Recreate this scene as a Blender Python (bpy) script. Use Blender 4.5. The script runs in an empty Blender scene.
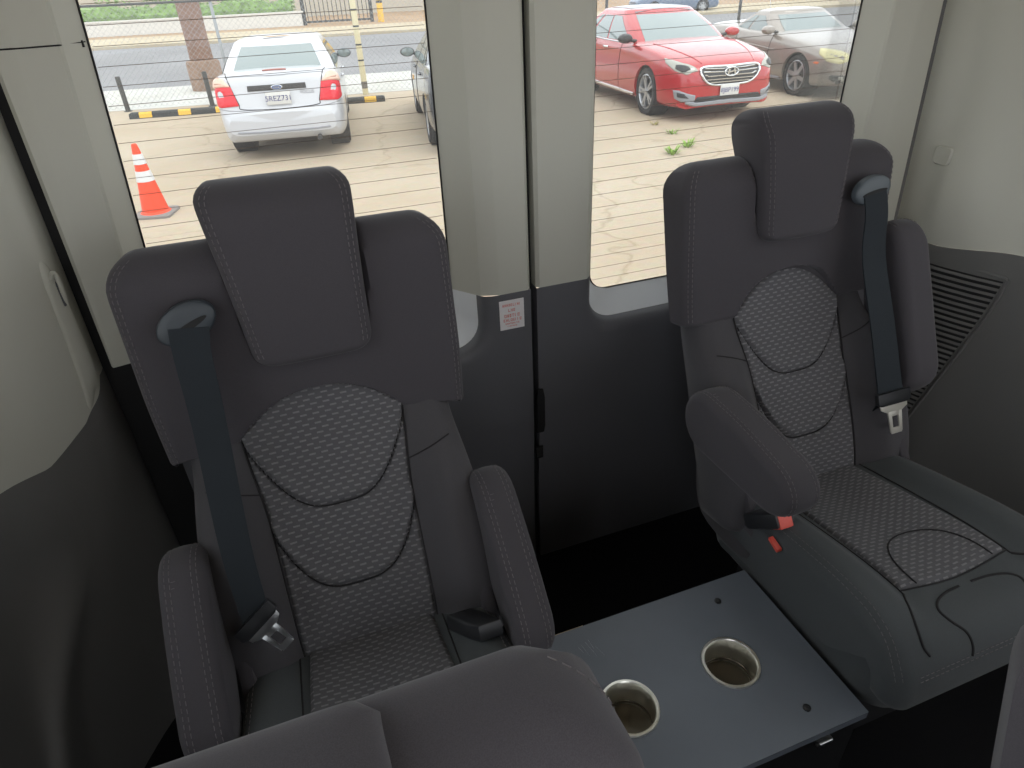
import bpy, bmesh, math, random
from math import sin, cos, pi, sqrt, radians
from mathutils import Vector, Matrix
from mathutils.bvhtree import BVHTree
random.seed(7)
SC = bpy.context.scene
COL = SC.collection

# ------------------------------------------------------------------ helpers
def srgb(r, g, b):
    def f(c):
        c /= 255.0
        return c / 12.92 if c <= 0.04045 else ((c + 0.055) / 1.055) ** 2.4
    return (f(r), f(g), f(b), 1.0)

def lerp(a, b, t): return a + (b - a) * t
def clamp(v, a=0.0, b=1.0): return max(a, min(b, v))
def sstep(a, b, x):
    t = clamp((x - a) / (b - a)); return t * t * (3 - 2 * t)

def table(tab, x):
    """smooth (monotone-ish cubic) interpolation of [(x, v), ...]"""
    n = len(tab)
    if x <= tab[0][0]: return tab[0][1]
    if x >= tab[-1][0]: return tab[-1][1]
    for i in range(n - 1):
        x0, y0 = tab[i]; x1, y1 = tab[i + 1]
        if x0 <= x <= x1:
            h = x1 - x0
            d = (y1 - y0) / h
            def slope(k):
                if k == 0: return (tab[1][1] - tab[0][1]) / (tab[1][0] - tab[0][0])
                if k == n - 1: return (tab[-1][1] - tab[-2][1]) / (tab[-1][0] - tab[-2][0])
                a = (tab[k][1] - tab[k - 1][1]) / (tab[k][0] - tab[k - 1][0])
                b = (tab[k + 1][1] - tab[k][1]) / (tab[k + 1][0] - tab[k][0])
                if a * b <= 0: return 0.0
                return 2 * a * b / (a + b)
            m0, m1 = slope(i), slope(i + 1)
            t = (x - x0) / h
            return (y0 * (2 * t ** 3 - 3 * t ** 2 + 1) + m0 * h * (t ** 3 - 2 * t * t + t)
                    + y1 * (-2 * t ** 3 + 3 * t * t) + m1 * h * (t ** 3 - t * t))

def catmull(pts, per=8, closed=False):
    pts = [Vector(p) for p in pts]
    n = len(pts); out = []
    rng = range(n) if closed else range(n - 1)
    for i in rng:
        if closed:
            p0, p1, p2, p3 = pts[i - 1], pts[i], pts[(i + 1) % n], pts[(i + 2) % n]
        else:
            p1, p2 = pts[i], pts[i + 1]
            p0 = pts[i - 1] if i else p1 * 2 - p2
            p3 = pts[i + 2] if i + 2 < n else p2 * 2 - p1
        for k in range(per):
            t = k / per
            out.append(0.5 * (2 * p1 + (p2 - p0) * t + (2 * p0 - 5 * p1 + 4 * p2 - p3) * t * t
                              + (3 * p1 - 3 * p2 + p3 - p0) * t ** 3))
    if not closed: out.append(pts[-1])
    return out

class MB:
    """collects geometry of one mesh"""
    def __init__(s): s.v = []; s.f = []; s.uv = {}
    def add(s, verts, faces, uvs=None):
        o = len(s.v)
        s.v += [tuple(p) for p in verts]
        s.f += [tuple(i + o for i in f) for f in faces]
        if uvs:
            for i, u in enumerate(uvs): s.uv[o + i] = u
        return s
    def box(s, x0, x1, y0, y1, z0, z1, M=None):
        v = [Vector((x, y, z)) for z in (z0, z1) for y in (y0, y1) for x in (x0, x1)]
        if M: v = [M @ p for p in v]
        return s.add(v, [(0, 2, 3, 1), (4, 5, 7, 6), (0, 1, 5, 4), (1, 3, 7, 5), (3, 2, 6, 7), (2, 0, 4, 6)])
    def loft(s, secs, closed=True, cap0=True, cap1=True, uvs=None):
        n = len(secs[0]); o = len(s.v)
        for k, sec in enumerate(secs):
            for i, p in enumerate(sec):
                s.v.append(tuple(p))
                if uvs: s.uv[len(s.v) - 1] = uvs[k][i]
        for k in range(len(secs) - 1):
            for i in range(n if closed else n - 1):
                a = o + k * n + i; b = o + k * n + (i + 1) % n
                s.f.append((a, b, b + n, a + n))
        for flag, k in ((cap0, 0), (cap1, len(secs) - 1)):
            if flag and closed:
                c = Vector((0, 0, 0))
                for p in secs[k]: c += Vector(p)
                s.v.append(tuple(c / n)); ci = len(s.v) - 1
                for i in range(n):
                    a = o + k * n + i; b = o + k * n + (i + 1) % n
                    s.f.append((b, a, ci) if k == 0 else (a, b, ci))
        return s
    def tube(s, pts, r, n=8, closed=False, flat=None):
        """round tube along points; flat=(normal vector, height) makes it elliptic"""
        pts = [Vector(p) for p in pts]
        m = len(pts); secs = []; up = None
        for i, p in enumerate(pts):
            if closed: t = pts[(i + 1) % m] - pts[i - 1]
            else: t = pts[min(i + 1, m - 1)] - pts[max(i - 1, 0)]
            if t.length < 1e-9: t = Vector((0, 0, 1))
            t.normalize()
            if up is None:
                up = Vector((0, 0, 1)) if abs(t.z) < 0.9 else Vector((1, 0, 0))
            u = up - t * up.dot(t)
            if u.length < 1e-6: u = t.orthogonal()
            u.normalize(); w = t.cross(u); up = u
            rr = r[i] if isinstance(r, (list, tuple)) else r
            secs.append([p + (u * cos(2 * pi * k / n) + w * sin(2 * pi * k / n)) * rr for k in range(n)])
        if closed:
            secs.append(secs[0]); return s.loft(secs, True, False, False)
        return s.loft(secs)
    def lathe(s, prof, n=32, M=None, closed_prof=False, c0=True, c1=True):
        """prof [(radius, z)] about local z"""
        secs = []
        pr = list(prof) + ([prof[0]] if closed_prof else [])
        for r, z in pr:
            sec = [Vector((r * cos(2 * pi * k / n), r * sin(2 * pi * k / n), z)) for k in range(n)]
            if M: sec = [M @ p for p in sec]
            secs.append(sec)
        return s.loft(secs, True, c0 and not closed_prof, c1 and not closed_prof)
    def ribbon(s, pts, wid, side, th=0.0012):
        """flat strap: pts centreline, side = list of / one width direction"""
        secs = []
        m = len(pts); pts = [Vector(p) for p in pts]
        for i, p in enumerate(pts):
            t = (pts[min(i + 1, m - 1)] - pts[max(i - 1, 0)]).normalized()
            sd = Vector(side[i] if isinstance(side, list) else side)
            sd = (sd - t * sd.dot(t)).normalized(); nn = t.cross(sd)
            w = wid[i] if isinstance(wid, list) else wid
            secs.append([p - sd * w / 2 - nn * th, p + sd * w / 2 - nn * th,
                         p + sd * w / 2 + nn * th, p - sd * w / 2 + nn * th])
        return s.loft(secs)
    def prism(s, poly, axis_o, ax, ay, depth, bevel=0.0):
        """extruded polygon: poly 2D points in plane (ax, ay) at axis_o, extruded along depth vector"""
        o = Vector(axis_o); ax = Vector(ax); ay = Vector(ay); d = Vector(depth)
        cx = sum(p[0] for p in poly) / len(poly); cy = sum(p[1] for p in poly) / len(poly)
        def ring(sc, t):
            out = []
            for (x, y) in poly:
                dx, dy = x - cx, y - cy
                L = max(1e-6, sqrt(dx * dx + dy * dy)); k = max(0.0, (L - sc) / L)
                out.append(o + ax * (cx + dx * k) + ay * (cy + dy * k) + d * t)
            return out
        dl = d.length
        if bevel > 0:
            b = min(bevel / dl, .5)
            secs = [ring(bevel, 0), ring(bevel * .3, b * .3), ring(0, b), ring(0, 1 - b), ring(bevel * .3, 1 - b * .3), ring(bevel, 1)]
        else:
            secs = [ring(0, 0), ring(0, 1)]
        return s.loft(secs)

def link(name, me, parent=None, mat=None):
    o = bpy.data.objects.new(name, me)
    COL.objects.link(o)
    if parent is not None: o.parent = parent
    if mat is not None and me is not None: me.materials.append(mat)
    return o

def mk(name, mb, mat, parent=None, smooth=True, angle=40, sub=0, label=None):
    me = bpy.data.meshes.new(name)
    me.from_pydata(mb.v, [], mb.f)
    if mb.uv:
        ul = me.uv_layers.new(name='UVMap')
        for lp in me.loops:
            ul.data[lp.index].uv = mb.uv.get(lp.vertex_index, (0, 0))
    bm = bmesh.new(); bm.from_mesh(me)
    bmesh.ops.remove_doubles(bm, verts=bm.verts, dist=1e-6)
    bmesh.ops.recalc_face_normals(bm, faces=bm.faces)
    if smooth:
        ca = radians(angle)
        for e in bm.edges:
            e.smooth = not (len(e.link_faces) == 2 and e.calc_face_angle(0) > ca)
        for f in bm.faces: f.smooth = True
    bm.to_mesh(me); bm.free()
    o = link(name, me, parent, mat)
    if sub:
        m = o.modifiers.new('sub', 'SUBSURF'); m.levels = m.render_levels = sub
    if label: o['label'] = label
    return o

def root(name, label, cat, loc=(0, 0, 0), rz=0.0, group=None, kind=None):
    o = bpy.data.objects.new(name, None); COL.objects.link(o)
    o.location = loc; o.rotation_euler = (0, 0, rz); o.empty_display_size = .1
    tag(o, label, cat, group, kind); return o

def tag(o, label=None, cat=None, group=None, kind=None):
    if label: o['label'] = label
    if cat: o['category'] = cat
    if group: o['group'] = group
    if kind: o['kind'] = kind
    return o

# ------------------------------------------------------------------ materials
def newmat(name):
    m = bpy.data.materials.new(name); m.use_nodes = True
    nt = m.node_tree; b = nt.nodes['Principled BSDF']
    return m, nt, b

def plain(name, col, rough=.5, metal=0.0, spec=.5, bump=0.0, bscale=400.0, var=0.0, vscale=6.0, coat=0.0, sheen=0.0):
    m, nt, b = newmat(name)
    b.inputs['Base Color'].default_value = col
    b.inputs['Roughness'].default_value = rough
    b.inputs['Metallic'].default_value = metal
    b.inputs['Specular IOR Level'].default_value = spec
    b.inputs['Coat Weight'].default_value = coat
    b.inputs['Coat Roughness'].default_value = .08
    if sheen:
        b.inputs['Sheen Weight'].default_value = sheen
        b.inputs['Sheen Roughness'].default_value = .5
    tc = nt.nodes.new('ShaderNodeTexCoord')
    if bump:
        n = nt.nodes.new('ShaderNodeTexNoise'); n.inputs['Scale'].default_value = bscale
        n.inputs['Detail'].default_value = 2.0
        nt.links.new(tc.outputs['Object'], n.inputs['Vector'])
        bp = nt.nodes.new('ShaderNodeBump'); bp.inputs['Strength'].default_value = bump
        bp.inputs['Distance'].default_value = .001
        nt.links.new(n.outputs['Fac'], bp.inputs['Height'])
        nt.links.new(bp.outputs['Normal'], b.inputs['Normal'])
    if var:
        n = nt.nodes.new('ShaderNodeTexNoise'); n.inputs['Scale'].default_value = vscale
        n.inputs['Detail'].default_value = 6.0
        nt.links.new(tc.outputs['Object'], n.inputs['Vector'])
        r = nt.nodes.new('ShaderNodeValToRGB')
        c = col
        r.color_ramp.elements[0].position = .3; r.color_ramp.elements[1].position = .7
        r.color_ramp.elements[0].color = (c[0] * (1 - var), c[1] * (1 - var), c[2] * (1 - var), 1)
        r.color_ramp.elements[1].color = (c[0] * (1 + var), c[1] * (1 + var), c[2] * (1 + var), 1)
        nt.links.new(n.outputs['Fac'], r.inputs['Fac'])
        nt.links.new(r.outputs['Color'], b.inputs['Base Color'])
    return m

def fabric(name, col, weave=1500.0, var=.10):
    """woven cloth: fine grain in colour and bump"""
    m, nt, b = newmat(name)
    tc = nt.nodes.new('ShaderNodeTexCoord')
    n = nt.nodes.new('ShaderNodeTexNoise'); n.inputs['Scale'].default_value = weave; n.inputs['Detail'].default_value = 1.0
    nt.links.new(tc.outputs['Object'], n.inputs['Vector'])
    r = nt.nodes.new('ShaderNodeValToRGB')
    r.color_ramp.elements[0].position = .35; r.color_ramp.elements[1].position = .65
    r.color_ramp.elements[0].color = (col[0] * (1 - var), col[1] * (1 - var), col[2] * (1 - var), 1)
    r.color_ramp.elements[1].color = (col[0] * (1 + var), col[1] * (1 + var), col[2] * (1 + var), 1)
    nt.links.new(n.outputs['Fac'], r.inputs['Fac'])
    nt.links.new(r.outputs['Color'], b.inputs['Base Color'])
    b.inputs['Roughness'].default_value = .88
    b.inputs['Specular IOR Level'].default_value = .25
    b.inputs['Sheen Weight'].default_value = .12
    b.inputs['Sheen Roughness'].default_value = .45
    bp = nt.nodes.new('ShaderNodeBump'); bp.inputs['Strength'].default_value = .2; bp.inputs['Distance'].default_value = .0004
    nt.links.new(n.outputs['Fac'], bp.inputs['Height']); nt.links.new(bp.outputs['Normal'], b.inputs['Normal'])
    return m

def dashed_fabric(name, base, dash, pu=.0170, pv=.0072):
    """jacquard cloth: staggered light dashes, UV in metres"""
    m, nt, b = newmat(name); N = nt.nodes; L = nt.links
    uv = N.new('ShaderNodeUVMap'); uv.uv_map = 'UVMap'
    sx = N.new('ShaderNodeSeparateXYZ'); L.new(uv.outputs['UV'], sx.inputs[0])
    def mt(op, a, bb=None, c=None):
        n = N.new('ShaderNodeMath'); n.operation = op
        for i, v in enumerate((a, bb, c)):
            if v is None: continue
            if isinstance(v, (int, float)): n.inputs[i].default_value = v
            else: L.new(v, n.inputs[i])
        return n.outputs[0]
    v = mt('DIVIDE', sx.outputs['Y'], pv)
    row = mt('FLOOR', v)
    odd = mt('MODULO', mt('ABSOLUTE', row), 2.0)
    u = mt('ADD', mt('DIVIDE', sx.outputs['X'], pu), mt('MULTIPLY', odd, .5))
    fu = mt('FRACT', u); fv = mt('FRACT', v)
    du = mt('ABSOLUTE', mt('SUBTRACT', fu, .5)); dv = mt('ABSOLUTE', mt('SUBTRACT', fv, .5))
    def edge(d, a, bb):
        n = N.new('ShaderNodeMapRange'); n.interpolation_type = 'SMOOTHSTEP'
        L.new(d, n.inputs['Value']); n.inputs['From Min'].default_value = a; n.inputs['From Max'].default_value = bb
        n.inputs['To Min'].default_value = 1; n.inputs['To Max'].default_value = 0
        return n.outputs['Result']
    mask = mt('MULTIPLY', edge(du, .22, .32), edge(dv, .10, .26))
    tc = N.new('ShaderNodeTexCoord')
    nz = N.new('ShaderNodeTexNoise'); nz.inputs['Scale'].default_value = 700; nz.inputs['Detail'].default_value = 1
    L.new(tc.outputs['Object'], nz.inputs['Vector'])
    mask2 = mt('MULTIPLY', mask, mt('ADD', mt('MULTIPLY', nz.outputs['Fac'], .8), .45))
    mix = N.new('ShaderNodeMix'); mix.data_type = 'RGBA'
    L.new(mask2, mix.inputs['Factor']); mix.inputs['A'].default_value = base; mix.inputs['B'].default_value = dash
    L.new(mix.outputs['Result'], b.inputs['Base Color'])
    b.inputs['Roughness'].default_value = .85; b.inputs['Specular IOR Level'].default_value = .25
    b.inputs['Sheen Weight'].default_value = .12; b.inputs['Sheen Roughness'].default_value = .45
    h = mt('ADD', mt('MULTIPLY', mask, 1.0), mt('MULTIPLY', nz.outputs['Fac'], .35))
    bp = N.new('ShaderNodeBump'); bp.inputs['Strength'].default_value = .5; bp.inputs['Distance'].default_value = .0012
    L.new(h, bp.inputs['Height']); L.new(bp.outputs['Normal'], b.inputs['Normal'])
    return m

def thin_glass(name, tint=(.96, .98, .98, 1), haze=.0, ior=1.45, hazecol=(.9, .9, .9, 1)):
    m, nt, b = newmat(name); N = nt.nodes; L = nt.links
    out = [n for n in N if n.type == 'OUTPUT_MATERIAL'][0]
    tr = N.new('ShaderNodeBsdfTransparent'); tr.inputs['Color'].default_value = tint
    gl = N.new('ShaderNodeBsdfGlossy'); gl.inputs['Roughness'].default_value = .02
    fr = N.new('ShaderNodeFresnel'); fr.inputs['IOR'].default_value = ior
    m1 = N.new('ShaderNodeMixShader')
    sc = N.new('ShaderNodeMath'); sc.operation = 'MULTIPLY'; sc.inputs[1].default_value = .6
    L.new(fr.outputs[0], sc.inputs[0]); L.new(sc.outputs[0], m1.inputs[0])
    L.new(tr.outputs[0], m1.inputs[1]); L.new(gl.outputs[0], m1.inputs[2])
    df = N.new('ShaderNodeBsdfTranslucent'); df.inputs['Color'].default_value = hazecol
    m2 = N.new('ShaderNodeMixShader'); m2.inputs[0].default_value = haze
    L.new(m1.outputs[0], m2.inputs[1]); L.new(df.outputs[0], m2.inputs[2])
    L.new(m2.outputs[0], out.inputs['Surface'])
    return m

M = {}
M['fab'] = fabric('charcoal_cloth', srgb(70, 67, 71))
M['fab_cush'] = fabric('cushion_cloth', srgb(74, 77, 79))
M['fab_side'] = fabric('slate_cloth', srgb(73, 71, 74))
M['fab_pat'] = dashed_fabric('dashed_cloth', srgb(89, 88, 91), srgb(126, 124, 127))
M['thread'] = plain('stitch_thread', srgb(106, 101, 103), .8)
M['seam'] = plain('seam_dark', srgb(34, 32, 34), .9)
M['strap'] = plain('belt_webbing', srgb(38, 43, 48), .75, spec=.25, bump=.4, bscale=1500)
M['blackp'] = plain('black_plastic', srgb(34, 35, 38), .42, bump=.1, bscale=900)
M['bezel'] = plain('bezel_plastic', srgb(54, 60, 66), .45)
M['bezel_l'] = plain('bezel_plastic_grey', srgb(76, 83, 89), .45)
M['steel'] = plain('steel', srgb(205, 206, 208), .28, 1.0)
M['tongue_w'] = plain('tongue_nickel', srgb(214, 210, 200), .35, .6)
M['red_btn'] = plain('red_button', srgb(226, 92, 78), .4)
M['trim_l'] = plain('light_trim', srgb(186, 185, 174), .55, bump=.12, bscale=900)
M['trim_d'] = plain('dark_trim', srgb(92, 92, 96), .5, bump=.35, bscale=1100)
M['trim_dw'] = plain('dark_wall_trim', srgb(98, 97, 95), .6, bump=.35, bscale=1100)
M['sill'] = plain('sill_trim', srgb(224, 227, 230), .3)  # near-white tone stands in for sky light caught on the sill
M['seal'] = plain('rubber_seal', srgb(14, 14, 15), .7)
M['carpet'] = plain('carpet', srgb(24, 24, 26), .95, bump=.6, bscale=500, spec=.1)
M['liner'] = plain('headliner', srgb(215, 213, 206), .9)
M['glass'] = thin_glass('window_glass', haze=.025)
M['wire'] = plain('heater_wire', srgb(98, 84, 72), .7)
M['box'] = plain('black_painted_wood', srgb(106, 112, 121), .42, bump=.15, bscale=300, var=.06, vscale=9)
M['boxedge'] = plain('bare_plywood', srgb(176, 160, 132), .8)
M['boxside'] = plain('black_box_side', srgb(20, 20, 22), .6)
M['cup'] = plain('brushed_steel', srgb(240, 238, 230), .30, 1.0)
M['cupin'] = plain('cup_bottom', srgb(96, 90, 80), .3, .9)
M['sticker'] = plain('sticker_paper', srgb(226, 222, 222), .6)
M['stickerink'] = plain('sticker_ink', srgb(214, 120, 108), .6)

# ------------------------------------------------------------------ camera
cam = bpy.data.cameras.new('camera'); co = bpy.data.objects.new('camera', cam); COL.objects.link(co)
PITCH, YAW, ROLL = 0.5606634781, 0.3252139278, -0.0472657032
fw = Vector((sin(YAW) * cos(PITCH), cos(YAW) * cos(PITCH), -sin(PITCH)))
rt = Vector((cos(YAW), -sin(YAW), 0)); up = rt.cross(fw)
rt2 = rt * cos(ROLL) + up * sin(ROLL); up2 = up * cos(ROLL) - rt * sin(ROLL)
mw = Matrix.Identity(4)
for i in range(3):
    mw[i][0] = rt2[i]; mw[i][1] = up2[i]; mw[i][2] = -fw[i]
mw[2][3] = 1.2
co.matrix_world = mw
cam.sensor_fit = 'HORIZONTAL'; cam.sensor_width = 36.0; cam.lens = 650.0 / 1024 * 36.0
cam.clip_start = .02; cam.clip_end = 500
SC.camera = co
# ------------------------------------------------------------------ seats
class Pad:
    """upholstered pad swept along a side profile (y, z); the face looks to the left of the sweep direction"""
    def __init__(s, prof, W, T, front=None, re=.02, r0=.02, r1=.02, rc0=.02, rc1=.02, xc=None, reb=None):
        pts = catmull([(0, y, z) for y, z in prof], 14)
        s.p = pts; s.d = [0.0]
        for a, b in zip(pts, pts[1:]): s.d.append(s.d[-1] + (b - a).length)
        s.L = s.d[-1]
        s.W = W if callable(W) else (lambda t: W)
        s.T = T if callable(T) else (lambda t: T)
        s.front = front or (lambda x, t: 0.0)
        s.re = re; s.reb = reb or re; s.r0 = r0; s.r1 = r1; s.rc0 = rc0; s.rc1 = rc1
        s.xc = xc or (lambda t: 0.0)
    def CN(s, t):
        d = clamp(t) * s.L
        i = 0
        lo, hi = 0, len(s.d) - 2
        while lo < hi:
            mid = (lo + hi + 1) // 2
            if s.d[mid] <= d: lo = mid
            else: hi = mid - 1
        i = lo
        f = (d - s.d[i]) / max(1e-9, s.d[i + 1] - s.d[i])
        c = s.p[i].lerp(s.p[i + 1], f)
        def tan(k):
            a = s.p[max(0, k - 1)]; b = s.p[min(len(s.p) - 1, k + 1)]
            return (b - a).normalized()
        tg = tan(i).lerp(tan(i + 1), f).normalized()
        return c, Vector((0, -tg.z, tg.y))
    @staticmethod
    def pull(d, r):
        if r <= 0 or d >= r: return 0.0
        d = max(d, 0)
        return r - sqrt(max(0, r * r - (r - d) ** 2))
    def ends(s, t):
        a, b = t * s.L, (1 - t) * s.L
        return max(s.pull(a, s.r0), s.pull(b, s.r1)), max(s.pull(a, s.rc0), s.pull(b, s.rc1))
    def half(s, t): return s.W(t) - s.ends(t)[1]
    def pos(s, x, t, off=0.0):
        """point on the face; x measured from the pad's own centre line"""
        c, n = s.CN(t); dp, dc = s.ends(t)
        w = s.W(t) - dc
        T = s.T(t); h = T / 2; dp = min(dp, .985 * h)
        e = min(s.pull(w - abs(x), s.re), h * .98) * (1 - dp / h)
        f = s.front(x, t) - e - dp
        f = max(f, -T + e + dp + .0015) + off
        return Vector((x + s.xc(t), c.y + n.y * f, c.z + n.z * f))
    def nrm(s, t): return s.CN(t)[1]
    def build(s, mb, ns=44, nf=37, nb=9):
        ts = []
        f0 = max(s.r0, s.rc0) / s.L; f1 = max(s.r1, s.rc1) / s.L
        for k in range(9): ts.append(f0 * (1 - cos(pi / 2 * k / 9)))
        for k in range(ns + 1): ts.append(lerp(f0, 1 - f1, k / ns))
        for k in range(1, 10): ts.append(1 - f1 * (1 - sin(pi / 2 * k / 9)))
        secs = []; uvs = []
        for t in ts:
            c, n = s.CN(t); dp, dc = s.ends(t)
            w = s.W(t) - dc; T = s.T(t)
            sec = []; uv = []
            for i in range(nf):
                u = -1 + 2 * i / (nf - 1)
                x = w * sin(pi / 2 * u) * .35 + w * u * .65
                x = w * lerp(u, sin(pi / 2 * u), .75)
                p = s.pos(x, t); sec.append(p); uv.append((x, t * s.L))
            for i in range(nb):
                u = 1 - 2 * i / (nb - 1)
                x = w * lerp(u, sin(pi / 2 * u), .75)
                d2 = min(dp, .985 * T / 2)
                e = min(s.pull(w - abs(x), s.reb), T / 2 * .98) * (1 - d2 / (T / 2))
                f = -T + e + d2
                sec.append(Vector((x + s.xc(t), c.y + n.y * f, c.z + n.z * f))); uv.append((x, t * s.L))
            secs.append(sec); uvs.append(uv)
        return mb.loft(secs, uvs=uvs)

def stitches(mb, pts, r=.00055, dash=.0055, gap=.0035):
    pts = [Vector(p) for p in pts]
    seg = []; d = 0.0; on = True; cur = [pts[0]]; lim = dash
    for a, b in zip(pts, pts[1:]):
        L = (b - a).length; pos = 0.0
        while L - pos > lim - d:
            pos += lim - d; d = 0.0
            q = a.lerp(b, pos / L)
            if on: cur.append(q); seg.append(cur)
            cur = [q]; on = not on; lim = dash if on else gap
        d += L - pos
        if on: cur.append(b)
    for c in seg:
        if len(c) > 1 and (c[-1] - c[0]).length > 1e-5:
            mb.tube([c[0], c[-1]], r, 4)

def face_patch(mb, pad, hw, tb, tt, off=.004, nu=48, nv=64, groove=None, xc=0.0, edge=.07):
    """puffed upholstery panel lying on a pad's face; hw(t) half width, tb(u)/tt(u) lower and upper limits"""
    secs = []; uvs = []
    for j in range(nv + 1):
        v = j / nv; v = lerp(v, .5 - .5 * cos(pi * v), .5)
        sec = []; uv = []
        for i in range(nu + 1):
            u = -1 + 2 * i / nu; u = lerp(u, sin(pi / 2 * u), .5)
            t = lerp(tb(u), tt(u), v)
            x = xc + u * hw(t)
            ev = min(v, 1 - v) * 2; eu = 1 - abs(u)
            k = min(1, eu / edge) if edge else 1
            k2 = min(1, ev / (edge * .8))
            h = off * (1 - (1 - min(k, 1)) ** 2) * (1 - (1 - min(k2, 1)) ** 2) - .003 * (1 - min(k, k2))
            if groove: h -= groove(u, t)
            sec.append(pad.pos(x, t, h)); uv.append((x, t * pad.L))
        secs.append(sec); uvs.append(uv)
    return mb.loft(secs, closed=False, uvs=uvs)

def pad_line(pad, pts2, off=.0005, per=10):
    """curve on a pad's face through (x, t) points"""
    c = catmull([(x, t, 0) for x, t in pts2], per)
    return [pad.pos(p[0], p[1], off) for p in c]

def armrest(parent, x, pivot, ang, L=.205, r1=.056, r2=.046, h=.034):
    """padded armrest, a rounded bar hinged at its rear end. ang 0 = pointing forward (-y), 90 = straight up"""
    ax = Vector((0, -cos(ang), sin(ang))); ay = Vector((0, sin(ang), cos(ang)))
    P = Vector(pivot)
    N = 22
    def outline(d, hx):
        out = []
        a1, a2 = r1 - d, r2 - d
        for k in range(N + 1):                       # rear end
            a = pi / 2 + pi * k / N
            out.append(P + ax * (a1 * cos(a)) + ay * (a1 * sin(a)) + Vector((x + hx, 0, 0)))
        for k in range(1, 6):                         # underside
            f = k / 6
            out.append(P + ax * (L * f) - ay * (lerp(a1, a2, f)) + Vector((x + hx, 0, 0)))
        for k in range(N + 1):                       # nose, longer below
            a = -pi / 2 + pi * k / N
            ext = 1.25
            out.append(P + ax * (L + a2 * cos(a) * ext) + ay * (a2 * sin(a)) + Vector((x + hx, 0, 0)))
        for k in range(1, 6):
            f = 1 - k / 6
            out.append(P + ax * (L * f) + ay * (lerp(a1, a2, f) + .004 * sin(pi * f)) + Vector((x + hx, 0, 0)))
        return out
    mb = MB(); secs = []
    rr = .016
    for k in range(7):
        a = pi / 2 * k / 6
        secs.append(outline(rr * (1 - sin(a)), -h + rr * (1 - cos(a))))
    for k in range(1, 4): secs.append(outline(-.0015 * sin(pi * k / 4), lerp(-h + rr, h - rr, k / 4)))
    for k in range(7):
        a = pi / 2 * (1 - k / 6)
        secs.append(outline(rr * (1 - sin(a)), h - rr * (1 - cos(a))))
    mb.loft(secs)
    o = mk('armrest', mb, M['fab'], parent)
    st = MB()
    for a0 in (-.004, .004):
        ring = [P + ax * a0 + ay * (sqrt(max(0, r1 * r1 - min(0, a0) ** 2)) + .0006) + Vector((x + t_, 0, 0)) for t_ in [lerp(-h + .018, h - .018, k / 8) for k in range(9)]]
        stitches(st, ring)
    mk('band_stitching', st, M['thread'], o, smooth=False)
    # double stitched seams near both upper edges, and the band round the rear end
    n = len(outline(0, 0))
    for sx in (-1, 1):
        st = MB()
        for inset in (.0105, .0165):
            ring = outline(rr * (1 - sqrt(max(0, 1 - ((rr - inset) / rr) ** 2))) if inset < rr else 0, 0)
            pts = [q + Vector((sx * (h - inset), 0, 0)) for q in ring]
            c0 = P + ax * L / 2 + Vector((x, 0, 0))
            pts = [c0 + (q - c0) * 1.006 for q in pts]
            idx = list(range(n - 6 - N // 2 - 4, n)) + list(range(0, N // 2 + 5))
            stitches(st, [pts[i % n] for i in idx])
        mk('stitching', st, M['thread'], o, smooth=False)
    return o

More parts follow.
